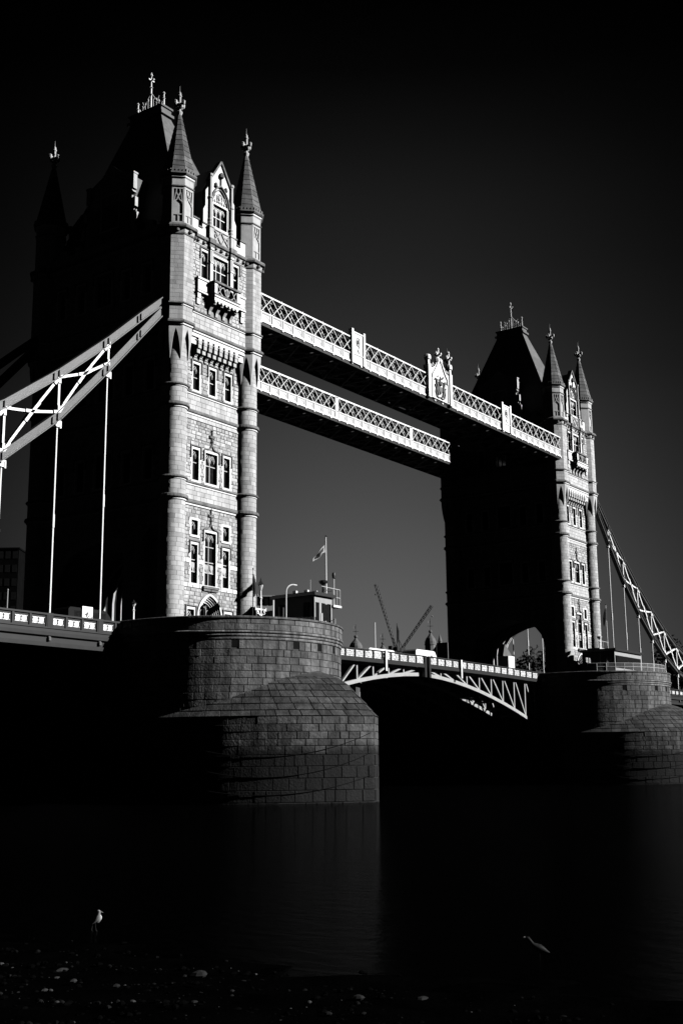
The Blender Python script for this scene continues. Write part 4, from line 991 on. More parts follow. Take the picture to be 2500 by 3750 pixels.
# ------------------------------------------------------------------ bascule leaves
def build_leaf():
    base = (11.0, 0, 11.0); org = base
    T = thing('bascule_leaf', 'nearer half of the lifting road deck, from the near pier to midspan', 'bridge deck', base, 'bascule leaves')
    def zt(x): return 14.95+0.30*(1-((41.15-x)/30)**2)     # parapet base level (deck edge)
    def zch(x): return 13.55-3.9*((41.15-x)/25.0)**1.75 if x < 41.15 else 13.55
    XA, XB = 10.8, 40.7
    dk = MB(org=org); n = 12
    for k in range(n):
        a, b = XA+(XB-XA)*k/n, XA+(XB-XA)*(k+1)/n
        for za, zb in ((-0.72, -0.95),):
            dk.face([(a, -7.5, zt(a)+za), (b, -7.5, zt(b)+za), (b, 7.5, zt(b)+za), (a, 7.5, zt(a)+za)]); dk.face([(a, -7.5, zt(a)+zb), (b, -7.5, zt(b)+zb), (b, 7.5, zt(b)+zb), (a, 7.5, zt(a)+zb)])
    obj('roadway', dk, 'road', T)
    pm = roundel_panel(1.5, 0.72, 1); 
    pw_ = MB()
    pw_.add(roundel_panel(0.75, 0.72, 1), (-0.375, 0, 0)); pw_.add(roundel_panel(0.75, 0.72, 1), (0.375, 0, 0))
    PM = pw_.mesh('tracery_panel', M['paintw'])
    pitch = 1.82
    for y, s in ((-7.6, 0.0), (7.6, rad(180))):
        sg = -1 if y < 0 else 1
        for k in range(16):
            x1 = XB-0.2-k*pitch; x0 = x1-pitch; xc = (x0+x1)/2
            if x0 < XA-0.1: break
            z = zt(xc)-0.42
            obj('tracery_panel', PM, 'paintw', T, (xc-base[0], y-base[1], z-base[2]), s)
            r = MB(org=org); r.box(x0-0.1, x0+0.1, y-0.12, y+0.12, z-0.35, z+0.92); obj('post', r, 'dark', T)
        r = MB(org=org)
        for k in range(n):
            a, b = XA+(XB-XA)*k/n, XA+(XB-XA)*(k+1)/n
            r.bar((a, y, zt(a)+0.46), (b, y, zt(b)+0.46), 0.26, 0.12)
            r.bar((a, y, zt(a)-0.48), (b, y, zt(b)-0.48), 0.16, 0.12); r.bar((a, y+sg*0.05, zt(a)-0.72), (b, y+sg*0.05, zt(b)-0.72), 0.2, 0.38)
        obj('handrail', r, 'dark', T)
        r = MB(org=org); r.box(XB-0.25, XB+0.15, y-0.2, y+0.2, 13.2, 15.75); obj('end_post', r, 'dark', T)
    # main girders: four arched trusses
    for y, m in ((-6.9, 'paintp'), (-2.4, 'paintp'), (2.4, 'paintp'), (6.9, 'paintp')):
        r = MB(org=org); N = 9; X = [XB-0.6-k*(29.0/N) for k in range(N+1)]
        for k in range(N):
            a, b = X[k], X[k+1]; r.bar((a, y, zch(a)), (b, y, zch(b)), 0.4, 0.42)
            r.bar((a, y, zt(a)-1.05), (b, y, zt(b)-1.05), 0.3, 0.25)
            if zt(b)-1.0-zch(b) > 0.8:
                r.bar((b, y, zch(b)), (b, y, zt(b)-1.0), 0.22, 0.26, up=(0, 1, 0))
                r.bar((b, y, zch(b)+0.1), (a-0.35, y, zt(a)-1.1), 0.2, 0.3, up=(0, 1, 0))
        # plated crown
        a, b = X[0], X[2]; P_ = [(a, y-0.05, zch(a)), (b, y-0.05, zch(b)), (b, y-0.05, zt(b)-1), (a, y-0.05, zt(a)-1)]
        if y in (-2.4, 2.4): r.face(P_)
        obj('arched_girder', r, m, T)
    for k in range(1, 9):
        x = XB-0.6-k*(29.0/9); r = MB(org=org); r.box(x-0.12, x+0.12, -6.8, 6.8, zt(x)-1.5, zt(x)-1.0); r.bar((x, -6.8, zch(x)+0.2), (x, 6.8, zch(x)+0.2), 0.2, 0.25); obj('cross_girder', r, 'under', T)
    r = MB(org=org); xx = 31.8; r.box(xx-0.15, xx+0.15, -7.98, -7.75, zt(xx)-1.75, zt(xx)+0.55); obj('white_marker_post', r, 'paintw', T)
    return T
leaf = build_leaf()
l2 = copy_tree(leaf); l2.location = (71.3, 0, 11.0); l2.rotation_euler = (0, 0, math.pi)
l2['label'] = 'farther half of the lifting road deck, with the latticed arch girder meeting the far pier'
for o in list(l2.children):      # the far marker post also hangs on the side seen from upriver
    if o.name.startswith('white_marker_post'): o.rotation_euler = (0, 0, math.pi); o.location = (43.1, 0, 0)

# ------------------------------------------------------------------ suspension chains and approach decks
UP = [(6.6, 45.9), (9.5, 43.4), (13.35, 39.95), (18.8, 35.5), (24.3, 31.5), (29.8, 28.1), (35.2, 25.2), (40.8, 22.7), (46.3, 20.8), (52, 19.2), (58, 18.2), (64, 17.6)]
LO = [(6.6, 45.0), (9.5, 41.8), (13.35, 37.5), (18.8, 31.75), (24.3, 27.25), (29.8, 23.5), (35.2, 20.55), (40.8, 18.3), (46.3, 16.9), (52, 16.2), (58, 16.2), (64, 16.9)]
def build_chain(sx, cx, y, label):
    base = (cx+sx*6.6, y, 45.5); org = base
    T = thing('suspension_chain', label, 'suspension chain', base, 'suspension chains of the side spans')
    X = lambda d: cx+sx*d
    for nm, L in (('upper_chord', UP), ('lower_chord', LO)):
        r = MB(org=org)
        for (a, za), (b, zb) in zip(L, L[1:]): r.bar((X(a), y, za), (X(b), y, zb), 0.34, 0.62)
        ch = obj(nm, r, 'chain', T)
        r = MB(org=org)
        for (a, za), (b, zb) in zip(L, L[1:]):
            dx, dz = b-a, zb-za; l = math.hypot(dx, dz); nx, nz = -dz/l, dx/l
            for o in (-0.31, 0.31): r.bar((X(a+nx*o), y, za+nz*o), (X(b+nx*o), y, zb+nz*o), 0.62, 0.09)
        obj('flange', r, 'chain', ch)
        for (a, za), (b, zb) in zip(L[1:], L[2:]):
            r = MB(org=org)
            for t_ in (0.02, 0.12): 
                p = (X(a+(b-a)*t_), y-0.2, za+(zb-za)*t_); r.box(p[0]-0.07, p[0]+0.07, y-0.33, y+0.33, p[2]-0.3, p[2]+0.3)
            obj('joint_plate', r, 'chain', ch)
    for k in range(2, len(UP)-1):
        r = MB(org=org); a, za = UP[k]; b, zb = LO[k]; r.bar((X(a), y, za-0.2), (X(b), y, zb+0.2), 0.2, 0.24, up=(0, 1, 0))
        for s_ in (0.16, 0.84): r.bar((X(a), y, za+(zb-za)*s_-0.3), (X(a), y, za+(zb-za)*s_+0.3), 0.24, 0.42, up=(0, 1, 0))
        obj('strut', r, 'paintw', T)
    for k in range(2, len(UP)-2):
        r = MB(org=org); (a, za), (b, zb) = UP[k], LO[k+1]; (c, zc), (d, zd) = UP[k+1], LO[k]
        # the crossing point sits mid-panel
        mx, mz = (a+c)/2, (za+zb+zc+zd)/4
        for (px, pz) in ((a, za-0.35), (b, zb+0.35), (c, zc-0.35), (d, zd+0.35)):
            r.bar((X(px), y, pz), (X(mx), y, mz), 0.22, 0.28, up=(0, 1, 0))
            qx, qz = px+(mx-px)*0.14, pz+(mz-pz)*0.14; r.bar((X(px), y, pz), (X(px+(mx-px)*0.2), y, pz+(mz-pz)*0.2), 0.26, 0.5, up=(0, 1, 0))
            r.bar((X(mx+(px-mx)*0.25), y, mz+(pz-mz)*0.25), (X(mx), y, mz), 0.26, 0.45, up=(0, 1, 0))
        obj('diagonal_brace', r, 'paintw', T)
    for k in range(2, len(UP)-1):
        b, zb = LO[k]; z0 = 15.2
        if zb-z0 < 1.5: continue
        r = MB(org=org); r.tube((X(b), y, zb-0.9), (X(b), y, z0), 0.085, n=8); zm = z0+(zb-z0)*0.46; r.tube((X(b), y, zm-0.55), (X(b), y, zm+0.55), 0.125, n=8)
        h_ = obj('hanger_rod', r, 'paintw', T)
        r = MB(org=org); r.box(X(b)-0.12, X(b)+0.12, y-0.2, y+0.2, zb-0.95, zb-0.3); r.tube((X(b)-0.2, y-0.24, zb-0.85), (X(b)-0.2, y+0.24, zb-0.85), 0.12, n=8); r.box(X(b)+0.25, X(b)+0.4, y-0.12, y+0.12, zb-1.0, zb-0.45)
        r.box(X(b)-0.1, X(b)+0.4, y-0.1, y+0.1, zb-0.5, zb-0.35)
        obj('clevis', r, 'paintw', h_)
    return T
build_chain(-1, 0, -8.8, 'front riveted suspension chain rising at the left to the nearer tower, white cross-bracing in sun')
build_chain(-1, 0, 8.8, 'rear suspension chain, dark against the sky at the left edge behind the nearer tower')
build_chain(1, 82.3, -8.8, 'front suspension chain sweeping down from the farther tower at the right edge')
build_chain(1, 82.3, 8.8, 'rear suspension chain at the right, behind the one in front of it')
def build_approach(sx, cx, label):
    base = (cx+sx*11, 0, 12.3); org = base; X = lambda d: cx+sx*d
    T = thing('approach_deck', label, 'bridge deck', base, 'suspended approach decks')
    D0, D1 = 10.6, 62
    def bx(r, d0, d1, y0, y1, z0, z1): r.box(min(X(d0), X(d1)), max(X(d0), X(d1)), y0, y1, z0, z1)
    r = MB(org=org); bx(r, D0, D1, -8.6, 8.6, 13.9, 14.2); obj('roadway', r, 'road', T)
    pw = MB(); pw.add(roundel_panel(0.62, 0.5, 1), (-0.31, 0, 0)); pw.add(roundel_panel(0.62, 0.5, 1), (0.31, 0, 0)); PMa = pw.mesh('tracery_panel', M['paintw'])
    for y, s in ((-8.85, -1), (8.85, 1)):
        for nm, z0, z1, dd, m in (('coping_rail', 15.06, 15.2, 0.16, 'dark'), ('ledge', 14.0, 14.12, 0.14, 'dark'), ('fascia', 13.72, 14.0, 0.06, 'dark'), ('cornice', 13.42, 13.7, 0.2, 'deckblue'), ('fascia', 12.9, 13.42, -0.05, 'dark'), ('lower_flange', 12.56, 12.88, 0.12, 'deckblue')):
            r = MB(org=org); ya, yb = sorted((y+s*dd, y-s*0.15)); bx(r, D0, D1, ya, yb, z0, z1); obj(nm, r, m, T)
        k = 0; d = 11.1
        r2 = MB(org=org)
        while d < D1:
            node = min(abs(d-dn) for dn, _ in LO) < 0.35
            pass
            break
        nodes = [7.85, 13.35, 18.82, 24.3, 29.8, 35.2, 40.8, 46.3, 52, 58]
        for a, b in zip(nodes, nodes[1:]):
            n_ = 3; st0 = a+0.28; w_ = (b-a-0.28)/3
            if b > D0+0.5:
                for q in range(3):
                    d0 = st0+q*w_; dc = d0+w_/2
                    if dc < D0+0.6: continue
                    r = MB(org=org); ya, yb = sorted((y+s*0.02, y-s*0.06))
                    # frame around the pierced panel
                    bx(r, d0, dc-0.64, ya, yb, 14.12, 15.06); bx(r, dc+0.64, d0+w_, ya, yb, 14.12, 15.06); bx(r, dc-0.64, dc+0.64, ya, yb, 14.12, 14.32); bx(r, dc-0.64, dc+0.64, ya, yb, 14.86, 15.06)
                    obj('panel_frame', r, 'dark', T)
                    obj('tracery_panel', PMa, 'paintw', T, (X(dc)-base[0], y-s*0.02-base[1], 14.34-base[2]), 0)
                    r = MB(org=org); bx(r, d0-0.1, d0+0.1, *sorted((y+s*0.12, y-s*0.05)), 14.1, 15.1); obj('post', r, 'dark', T)
            if b > D0:
                r = MB(org=org); bx(r, b-0.28, b+0.28, *sorted((y+s*0.15, y-s*0.1)), 14.1, 15.24); obj('post', r, 'deckblue', T)
                r = MB(org=org); p = X(b+0.3*0); r.lathe([(0.05, 12.95), (0.15, 13.02), (0.15, 13.28), (0.05, 13.38)], (p, y+s*0.08), 8); obj('lion_boss', r, 'under', T)
    for k in range(14):
        d = 12+3.6*k; r = MB(org=org); bx(r, d-0.15, d+0.15, -8.5, 8.5, 12.5, 13.9); obj('cross_girder', r, 'dark', T)
    return T
build_approach(-1, 0, 'suspended approach road with pierced parapet running out at the left edge')
build_approach(1, 82.3, 'suspended approach road beyond the far pier at the right edge')

# ------------------------------------------------------------------ control cabins, poles and lamps on the piers
def loft(mb, pts, n=10, side=(0, 1, 0), sq=1.0, tone=1.0):     # body swept along a spine: (x,y,z,r)
    rows = []; side = Vector(side)
    for i, p in enumerate(pts):
        c = Vector(p[:3]); a = Vector(pts[max(0, i-1)][:3]); b = Vector(pts[min(len(pts)-1, i+1)][:3]); t = (b-a).normalized(); u = t.cross(side).normalized()
        rows.append([c+side*(math.cos(2*math.pi*k/n)*p[3]*sq)+u*(math.sin(2*math.pi*k/n)*p[3]) for k in range(n)])
    mb.grid(rows, tone, close=True); mb.face(rows[0][::-1], tone); mb.face(rows[-1], tone)
def pier_rail(label, cx, a0, a1, glass=True):
    base = (cx, -10.9, 15.3); T = thing('guard_rail', label, 'railing', base)
    R = 10.45; n = max(4, int(abs(a1-a0)/7)); P = []
    for k in range(n+1):
        a = rad(a0+(a1-a0)*k/n); P.append((cx+R*math.sin(a), -10.9-R*math.cos(a)))
    for p in P: 
        r = MB(org=base); r.tube((p[0], p[1], 15.2), (p[0], p[1], 16.4), 0.035, n=6); obj('post', r, 'metal', T)
    for z in (16.4, 15.9):
        r = MB(org=base)
        for a, b in zip(P, P[1:]): r.tube((a[0], a[1], z), (b[0], b[1], z), 0.03, n=6)
        obj('rail', r, 'metal', T)
    r = MB(org=base)
    for a, b in zip(P, P[1:]): r.face([(a[0], a[1], 15.3), (b[0], b[1], 15.3), (b[0], b[1], 16.35), (a[0], a[1], 16.35)])
    obj('mesh_infill', r, 'mesh', T)
m_ = mat('fine_wire_mesh', 0.35, 0.5, 0.1, 2.0); _t = m_.node_tree; _p = _t.nodes['Principled BSDF']; _p.inputs['Alpha'].default_value = 0.22; M['mesh'] = m_
pier_rail('curved mesh guard rail beside the cabin on the near pier', 0, 44, 84)
pier_rail('long curved guard rail in front of the cabin on the far pier', 82.3, -70, 8)

def cabin(x0, x1, y0, y1, zr, label):
    base = (x0, y0, 14.3); T = thing('control_cabin', label, 'cabin', base); org = base
    r = MB(org=org)
    r.box(x0, x1, y0, y1, 14.08, 16.0); r.box(x0, x1, y0, y1, zr-0.98, zr-0.35)
    n = 3
    for k in range(n+1):
        x = x0+(x1-x0)*k/n; a, b = max(x0, x-0.17), min(x1, x+0.17); r.box(a, b, y0, y0+0.2, 16.0, zr-0.98); r.box(a, b, y1-0.2, y1, 16.0, zr-0.98)
    D = y1-y0
    for xa, xb in ((x0, x0+0.2), (x1-0.2, x1)):
        for fa, fb in ((0.02, .09), (.25, .73), (.89, .98)): r.box(xa, xb, y1-D*fb, y1-D*fa, 16.0, zr-0.98)
        for fa, fb in ((.09, .25), (.73, .89)): r.box(xa, xb, y1-D*fb, y1-D*fa, 16.0, 16.3); r.box(xa+.05, xb-.05, y1-D*(fa+fb)/2-.04, y1-D*(fa+fb)/2+.04, 16.3, zr-0.98)
    obj('wall', r, 'wall', T)
    for k in range(n):
        a, b = x0+(x1-x0)*k/n+0.17, x0+(x1-x0)*(k+1)/n-0.17; r = MB(org=org); r.face([(a, y0+0.1, 16.0), (b, y0+0.1, 16.0), (b, y0+0.1, zr-0.75), (a, y0+0.1, zr-0.75)]); obj('window_pane', r, 'glass', T)
    r = MB(org=org); r.box(x0-0.3, x1+0.3, y0-0.3, y1+0.3, zr-0.35, zr-0.08); r.box(x0-0.15, x1+0.15, y0-0.15, y1+0.15, zr-0.08, zr); ro = obj('flat_roof', r, 'dark', T)
    return T, org, ro
NEAR0 = set(bpy.data.objects)
T, org, ro = cabin(4.6, 7.4, -18.0, -13.2, 18.75, 'small flat-roofed control cabin on the near pier, flagpole rising behind its roof')
r = MB(org=org); r.box(7.4, 8.7, -18.2, -16.2, 17.55, 17.75); pf = obj('roof_platform', r, 'paintw', T)
r = MB(org=org)
for x, y in ((7.5, -18.1), (8.6, -18.1), (8.6, -16.3), (8.1, -18.1)): r.tube((x, y, 17.7), (x, y, 19.3), 0.03, n=5)
for z in (18.5, 19.3): r.tube((5.6, -18.1, z+0.05 if z > 19 else z), (8.6, -18.1, z), 0.03, n=5); r.tube((8.6, -18.1, z), (8.6, -16.3, z), 0.03, n=5)
obj('platform_rail', r, 'metal', pf)
r = MB(org=org); r.box(5.85, 6.75, -18.03, -18.0, 14.6, 17.7); obj('door', r, 'glass', T)
for i, (x, y, h) in enumerate(((5.4, -16.5, 0.35), (4.9, -15.5, 0.3), (6.2, -17.0, 0.3))):
    r = MB(org=org); r.box(x-0.15, x+0.15, y-0.2, y+0.2, 18.75, 18.75+h); obj('roof_floodlight', r, 'metal', T)
r = MB(org=org); r.tube((5.6, -16.8, 18.75), (5.6, -16.8, 20.1), 0.02, n=5); obj('aerial', r, 'metal', T)
r = MB(org=org); r.lathe([(0.15, 18.75), (0.12, 19.6), (0.4, 19.8), (0.45, 20.0), (0.3, 20.05)], (6.55, -17.6), 10); r.box(6.3, 7.4, -17.65, -17.55, 19.95, 20.0); obj('siren', r, 'dark', T)
NEAR1 = set(bpy.data.objects)-NEAR0
T, org, ro = cabin(77.4, 87.2, -16.5, -11.6, 18.75, 'wide flat-roofed control cabin on the far pier with one long dark window')
r = MB(org=org); r.box(77.9, 86.7, -16.56, -16.5, 16.15, 17.75); obj('long_window', r, 'glass', T)
for y in (-14.4,):
    r = MB(org=org); r.tube((77.3, y, 14.3), (77.3, y, 18.4), 0.09, n=6); obj('downpipe', r, 'metal', T)
for k, x in enumerate((79.9, 81.2, 83.0, 85.0)):
    r = MB(org=org); 
    for j in range(6): r.bar((x, -14.5, 18.75), (x+rnd(-.5, .5), -14.5+rnd(-.3, .3), 18.75+rnd(.2, .6)), 0.05, 0.05)
    obj('bird_spikes', r, 'dark', T)
r = MB(org=org); r.box(77.0, 79.6, -14.5, -12.5, 18.75, 18.9); r.tube((78.2, -14.0, 18.8), (78.2, -14.0, 20.6), 0.12, n=6); r.lathe([(0.3, 20.3), (0.4, 20.6), (0.2, 20.7)], (78.2, -14.0), 8)
for x in (77.0, 78.5, 80): r.tube((x, -14.4, 18.75), (x, -14.4, 19.9), 0.03, n=5)
r.tube((76.6, -14.4, 19.9), (80.4, -14.4, 19.9), 0.03, n=5); obj('roof_platform', r, 'metal', T)

# mast with flag on the near cabin roof
def flagpole(name, label, x, y, z0, z1, flag=None, m='paintw', r0=0.07, fl=1.0):
    base = (x, y, z0); T = thing(name, label, 'flagpole', base); r = MB(org=base); r.tube((x, y, z0), (x, y, z1), r0, r0*0.6, n=8); obj('pole', r, m, T)
    r = MB(org=base); r.lathe([(0.02, z1-0.02), (r0*1.6, z1+0.08), (0.02, z1+0.2)], (x, y), 7); obj('truck_ball', r, 'dark', T)
    return T
NEAR0 = set(bpy.data.objects)
T = flagpole('flagpole', 'tall white flagpole above the near cabin, flying a flag with a dark badge', 6.9, -17.7, 18.75, 24.3)
def flag_rows(x, y, z, L, H, dx, dy, drop, n=10, w0=0.0):
    rows = []
    for k in range(n+1):
        u = k/n; row = []
        for j in range(6):
            v = j/5; row.append((x+dx*L*u+0.10*math.sin(u*9+v*2)*(1 if u else 0), y+dy*L*u+0.16*math.sin(u*7+1+v)*u, z-drop*u**1.2-H*v*(1-0.55*u)+0.05*math.sin(u*8)))
        rows.append(row)
    return rows
fr_ = flag_rows(6.83, -17.7, 23.6, 1.5, 0.8, -0.80, 0.3, 1.5)
f1 = MB(); f1.grid([r_ for r_ in fr_]); fo = obj('flag', f1, 'cloth', None); 
tag(fo, 'pale drooping flag with a dark square badge on the near cabin flagpole', 'flag')
r = MB(); r.grid([[(p[0]-0.02, p[1]-0.03, p[2]-0.0) for p in rr[1:5]] for rr in fr_[2:10]]); obj('badge', r, 'dcloth', fo)
NEAR1 |= set(bpy.data.objects)-NEAR0
T = flagpole('flagpole', 'thin dark flagpole beside the right-hand column of the nearer tower', 1.75, -13.0, 14.3, 20.9, m='dark', r0=0.04)
r = MB(); loft(r, [(1.8, -13, 20.5, 0.05), (1.88, -13, 20.0, 0.14), (1.98, -13, 19.4, 0.2), (2.02, -13, 18.9, 0.19), (1.9, -13, 18.5, 0.12), (1.85, -13, 18.35, 0.03)], 8); fo = obj('furled_flag', r, 'dcloth'); tag(fo, 'dark furled flag hanging against the right-hand column of the nearer tower', 'flag')
T = flagpole('flagpole', 'white flagpole behind the cabin on the far pier, next to the tower', 82.3-1.2, -14.0, 14.3, 25.4)
r = MB(); loft(r, [(81.0, -14, 25.0, 0.06), (80.8, -14, 24.2, 0.25), (80.6, -14, 23.4, 0.32), (80.3, -14, 22.6, 0.2), (80.1, -14, 22.2, 0.04)], 8); fo = obj('hanging_flag', r, 'dcloth'); tag(fo, 'dark hanging flag on the pole by the far pier cabin', 'flag')

# cctv mast
NEAR0 = set(bpy.data.objects)
base = (8.4, -17.8, 17.7); T = thing('camera_mast', 'short camera mast on the right corner of the near cabin platform', 'mast', base)
r = MB(org=base); r.tube((7.75, -18.0, 17.7), (7.75, -18.0, 20.4), 0.05, n=7); obj('pole', r, 'metal', T)
r = MB(org=base); r.lathe([(0.05, 20.3), (0.17, 20.4), (0.17, 20.55), (0.2, 20.6), (0.16, 20.9), (0.05, 20.95)], (7.75, -18.0), 8); obj('camera_head', r, 'dark', T)
NEAR1 |= set(bpy.data.objects)-NEAR0
for o in NEAR1:
    if o.parent is None: o.location = Vector(o.location)+Vector((1.33, 1.0, 0.22))
# swan-neck lamp
base = (4.2, -15.0, 14.3); T = thing('street_lamp', 'plain swan-neck lamp post in front of the near cabin wall', 'street lamp', base)
r = MB(org=base); P = [(4.2, -15.0, 14.3), (4.2, -15.0, 18.9)]+[(4.2+0.75*(1-math.cos(a*math.pi/12)), -15.0-0.25*(1-math.cos(a*math.pi/12)), 18.9+0.75*math.sin(a*math.pi/12)) for a in range(1, 7)]
for a, b in zip(P, P[1:]): r.tube(a, b, 0.07, n=7)
obj('post', r, 'metal', T); r = MB(org=base); r.tube((4.95, -15.25, 19.65), (5.35, -15.38, 19.62), 0.09, 0.07, n=7); obj('lantern', r, 'metal', T)
# ornate lantern post
def lantern(x, y, z0, h, label, group=None, ornate=True):
    base = (x, y, z0); T = thing('ornate_lamp', label, 'street lamp', base, group)
    r = MB(org=base); r.lathe([(0.2, z0), (0.2, z0+0.5), (0.1, z0+0.7), (0.09, z0+h*0.66), (0.16, z0+h*0.68), (0.08, z0+h*0.7), (0.07, z0+h*0.8)], (x, y), 8); obj('post', r, 'paintw', T)
    if ornate:
        r = MB(org=base); zc = z0+h*0.5
        r.bar((x-0.75, y, zc), (x+0.75, y, zc), 0.08, 0.14)
        for s in (-1, 1):
            curve_bar(r, [(x+s*0.1, zc-0.55), (x+s*0.35, zc-0.35), (x+s*0.5, zc-0.1)], y, 0.1, 0.07); curve_bar(r, [(x+s*0.45+0.16*math.cos(a*math.pi/4), zc-0.28+0.16*math.sin(a*math.pi/4)) for a in range(9)], y, 0.05, 0.06); r.tube((x+s*0.75, y, zc-0.15), (x+s*0.75, y, zc+0.2), 0.07, n=6)
        obj('cross_arm', r, 'paintw', T)
    r = MB(org=base); zl = z0+h*0.8; r.lathe([(0.1, zl), (0.24, zl+h*0.09)], (x, y), 6, ph=0.3); la = obj('lantern', r, 'metal', T)
    r = MB(org=base); r.lathe([(0.3, zl+h*0.09), (0.22, zl+h*0.115), (0.1, zl+h*0.14), (0.06, zl+h*0.17), (0.02, zl+h*0.2)], (x, y), 6, ph=0.3); obj('lantern_cap', r, 'dark', la)
    return T
lantern(2.9, -13.0, 14.3, 6.0, 'ornate Victorian lantern post with scrolled cross arm beside the near tower')
lantern(-9.9, -9.3, 14.3, 2.9, 'small lamp post on the near pier beside the dark foot of the near tower', ornate=False)
base = (-21.6, -7.0, 14.2); T = thing('road_post', 'thin pale post above the left approach parapet at the left edge', 'post', base); r = MB(org=base); r.tube((-21.6, -7.0, 14.2), (-21.6, -7.0, 17.0), 0.045, n=6); obj('post', r, 'wall', T); r = MB(org=base); r.lathe([(0.05, 16.95), (0.07, 17.0), (0.02, 17.08)], (-21.6, -7.0), 6); obj('cap', r, 'wall', T)
# picket fence, fan grille
base = (1.0, -18.4, 14.3); T = thing('picket_railing', 'black picket railing behind the parapet in front of the near cabin', 'railing', base)
for k in range(17):
    x = 1.0+3.4*k/16; r = MB(org=base); r.box(x-0.03, x+0.03, -18.43, -18.37, 14.3, 16.0+0.02*k); obj('picket', r, 'black', T)
r = MB(org=base); r.box(0.9, 4.5, -18.45, -18.35, 15.6, 15.68); r.box(0.9, 4.5, -18.45, -18.35, 15.15, 15.22); obj('rail', r, 'black', T)
base = (4.9, -19.0, 15.3); T = thing('fan_grille', 'small white ribbed fan-shaped grille at the cabin corner above the pier wall', 'grille', base)
for k in range(7):
    a = rad(10+26*k); r = MB(org=base); r.bar((4.9, -19.0, 15.35), (4.9+0.55*math.cos(a), -19.0, 15.35+0.6*math.sin(a)), 0.06, 0.09, up=(0, 1, 0)); obj('rib', r, 'paintw', T)
r = MB(org=base); r.tube((4.35, -19.0, 15.3), (4.35, -19.0, 16.6), 0.09, n=6); obj('post', r, 'paintw', T)

# ------------------------------------------------------------------ traffic and people
def vehicle(name, label, cat, x0, x1, y, w, z0, h, m, roof_h=0.0, windows=True, nose=0.0):
    base = ((x0+x1)/2, y, z0); T = thing(name, label, cat, base); org = base
    r = MB(org=org); L = x1-x0
    pr = [(x0, 0.35), (x1, 0.35), (x1, h*0.6), (x1-nose*0.25, h*0.62), (x1-nose, h*0.96), (x1-nose-0.3, h), (x0+0.2, h), (x0, h*0.92)]
    r.prism([(a, z0+b) for a, b in pr], y-w/2, y+w/2); obj('body', r, m, T)
    for xw in (x0+L*0.2, x1-L*0.18):
        for yy in (y-w/2, y+w/2):
            r = MB(org=org); r.tube((xw, yy-0.08, z0+0.36), (xw, yy+0.08, z0+0.36), 0.36, n=14); wh = obj('wheel', r, 'black', T)
    if windows:
        r = MB(org=org); r.box(x0+L*0.12, x1-nose-0.1, y-w/2-0.01, y-w/2, z0+h*0.58, z0+h*0.88); obj('side_window', r, 'glass', T)
    return T
vehicle('white_coach', 'long low white vehicle roof showing above the bascule parapet, left of the cranes', 'coach', 31.6, 37.0, -4.6, 2.2, 14.25, 2.0, 'paintw', windows=False)
vehicle('white_van', 'tall white van above the bascule parapet behind the walking person', 'van', 42.3, 47.6, -4.4, 2.0, 14.3, 2.55, 'paintw', nose=0.8, windows=False)
T = vehicle('dark_van', 'dark vehicle on the left approach road carrying a white sign panel', 'vehicle', -14.2, -8.8, -5.0, 1.8, 14.2, 2.3, 'black', nose=1.0)
T['label'] = 'dark van on the left approach road with a bright white sign on its side'
base = (-12.2, -5.96, 14.2)
r = MB(org=base); r.box(-12.75, -11.55, -6.02, -5.95, 15.1, 16.65); sg = obj('sign_panel', r, 'paintw', T, (-12.2+11.5, -0.96, 0))
r = MB(org=base); cs, sn = math.cos(rad(-38)), math.sin(rad(-38))
def stroke(mb, a, b, ox, oz, w=0.075):
    f = lambda p: (ox+(p[0]*cs-p[1]*sn), -6.05, oz+(p[0]*sn+p[1]*cs)); mb.bar(f(a), f(b), 0.03, w, up=(0, 1, 0))
for a, b in (((0, 0), (0.15, 0.42)), ((0.15, 0.42), (0.30, 0)), ((0.07, 0.15), (0.23, 0.15)), ((0.42, 0), (0.42, 0.42)), ((0.42, 0), (0.64, 0)), ((0.76, 0), (0.76, 0.42)), ((0.76, 0), (0.96, 0))): stroke(r, a, b, -12.5, 15.92)
obj('lettering', r, 'black', sg)

def person(label, x, y, z, h, face, m1='black'):
    base = (x, y, z); T = thing('person', label, 'person', base)
    k = h/1.75; c, s_ = math.cos(face), math.sin(face)
    V = [(0, 0, .95), (0, 0, 1.15), (0, 0, 1.4), (0, 0, 1.5), (0.02, 0, 1.62), (0.02, 0, 1.72),
         (0, .1, .9), (.08, .1, .5), (.0, .1, .08), (.14, .1, .03), (0, -.1, .9), (-.1, -.1, .5), (-.22, -.1, .1), (-.1, -.1, .03),
         (0, .2, 1.4), (.0, .25, 1.12), (.14, .24, .9), (0, -.2, 1.4), (0, -.25, 1.12), (-.1, -.24, .88)]
    Ed = [(0, 1), (1, 2), (2, 3), (3, 4), (4, 5), (0, 6), (6, 7), (7, 8), (8, 9), (0, 10), (10, 11), (11, 12), (12, 13), (2, 14), (14, 15), (15, 16), (2, 17), (17, 18), (18, 19)]
    Rd = [.15, .14, .15, .06, .10, .09, .09, .065, .045, .04, .09, .065, .045, .04, .065, .045, .035, .065, .045, .035]
    me = bpy.data.meshes.new('body'); me.from_pydata([((a*c-b*s_)*k, (a*s_+b*c)*k, zz*k) for a, b, zz in V], Ed, []); me.materials.append(M[m1])
    o = bpy.data.objects.new('body', me); COL.objects.link(o); o.parent = T
    md = o.modifiers.new('skin', 'SKIN'); 
    for i, sv_ in enumerate(me.skin_vertices[0].data): sv_.radius = (Rd[i]*k, Rd[i]*k); sv_.use_root = (i == 0)
    sb = o.modifiers.new('sub', 'SUBSURF'); sb.levels = 1; sb.render_levels = 1
    return T
person('person in dark clothes walking across midspan in front of the white van', 43.5, -6.9, 14.3, 1.8, 0.0)

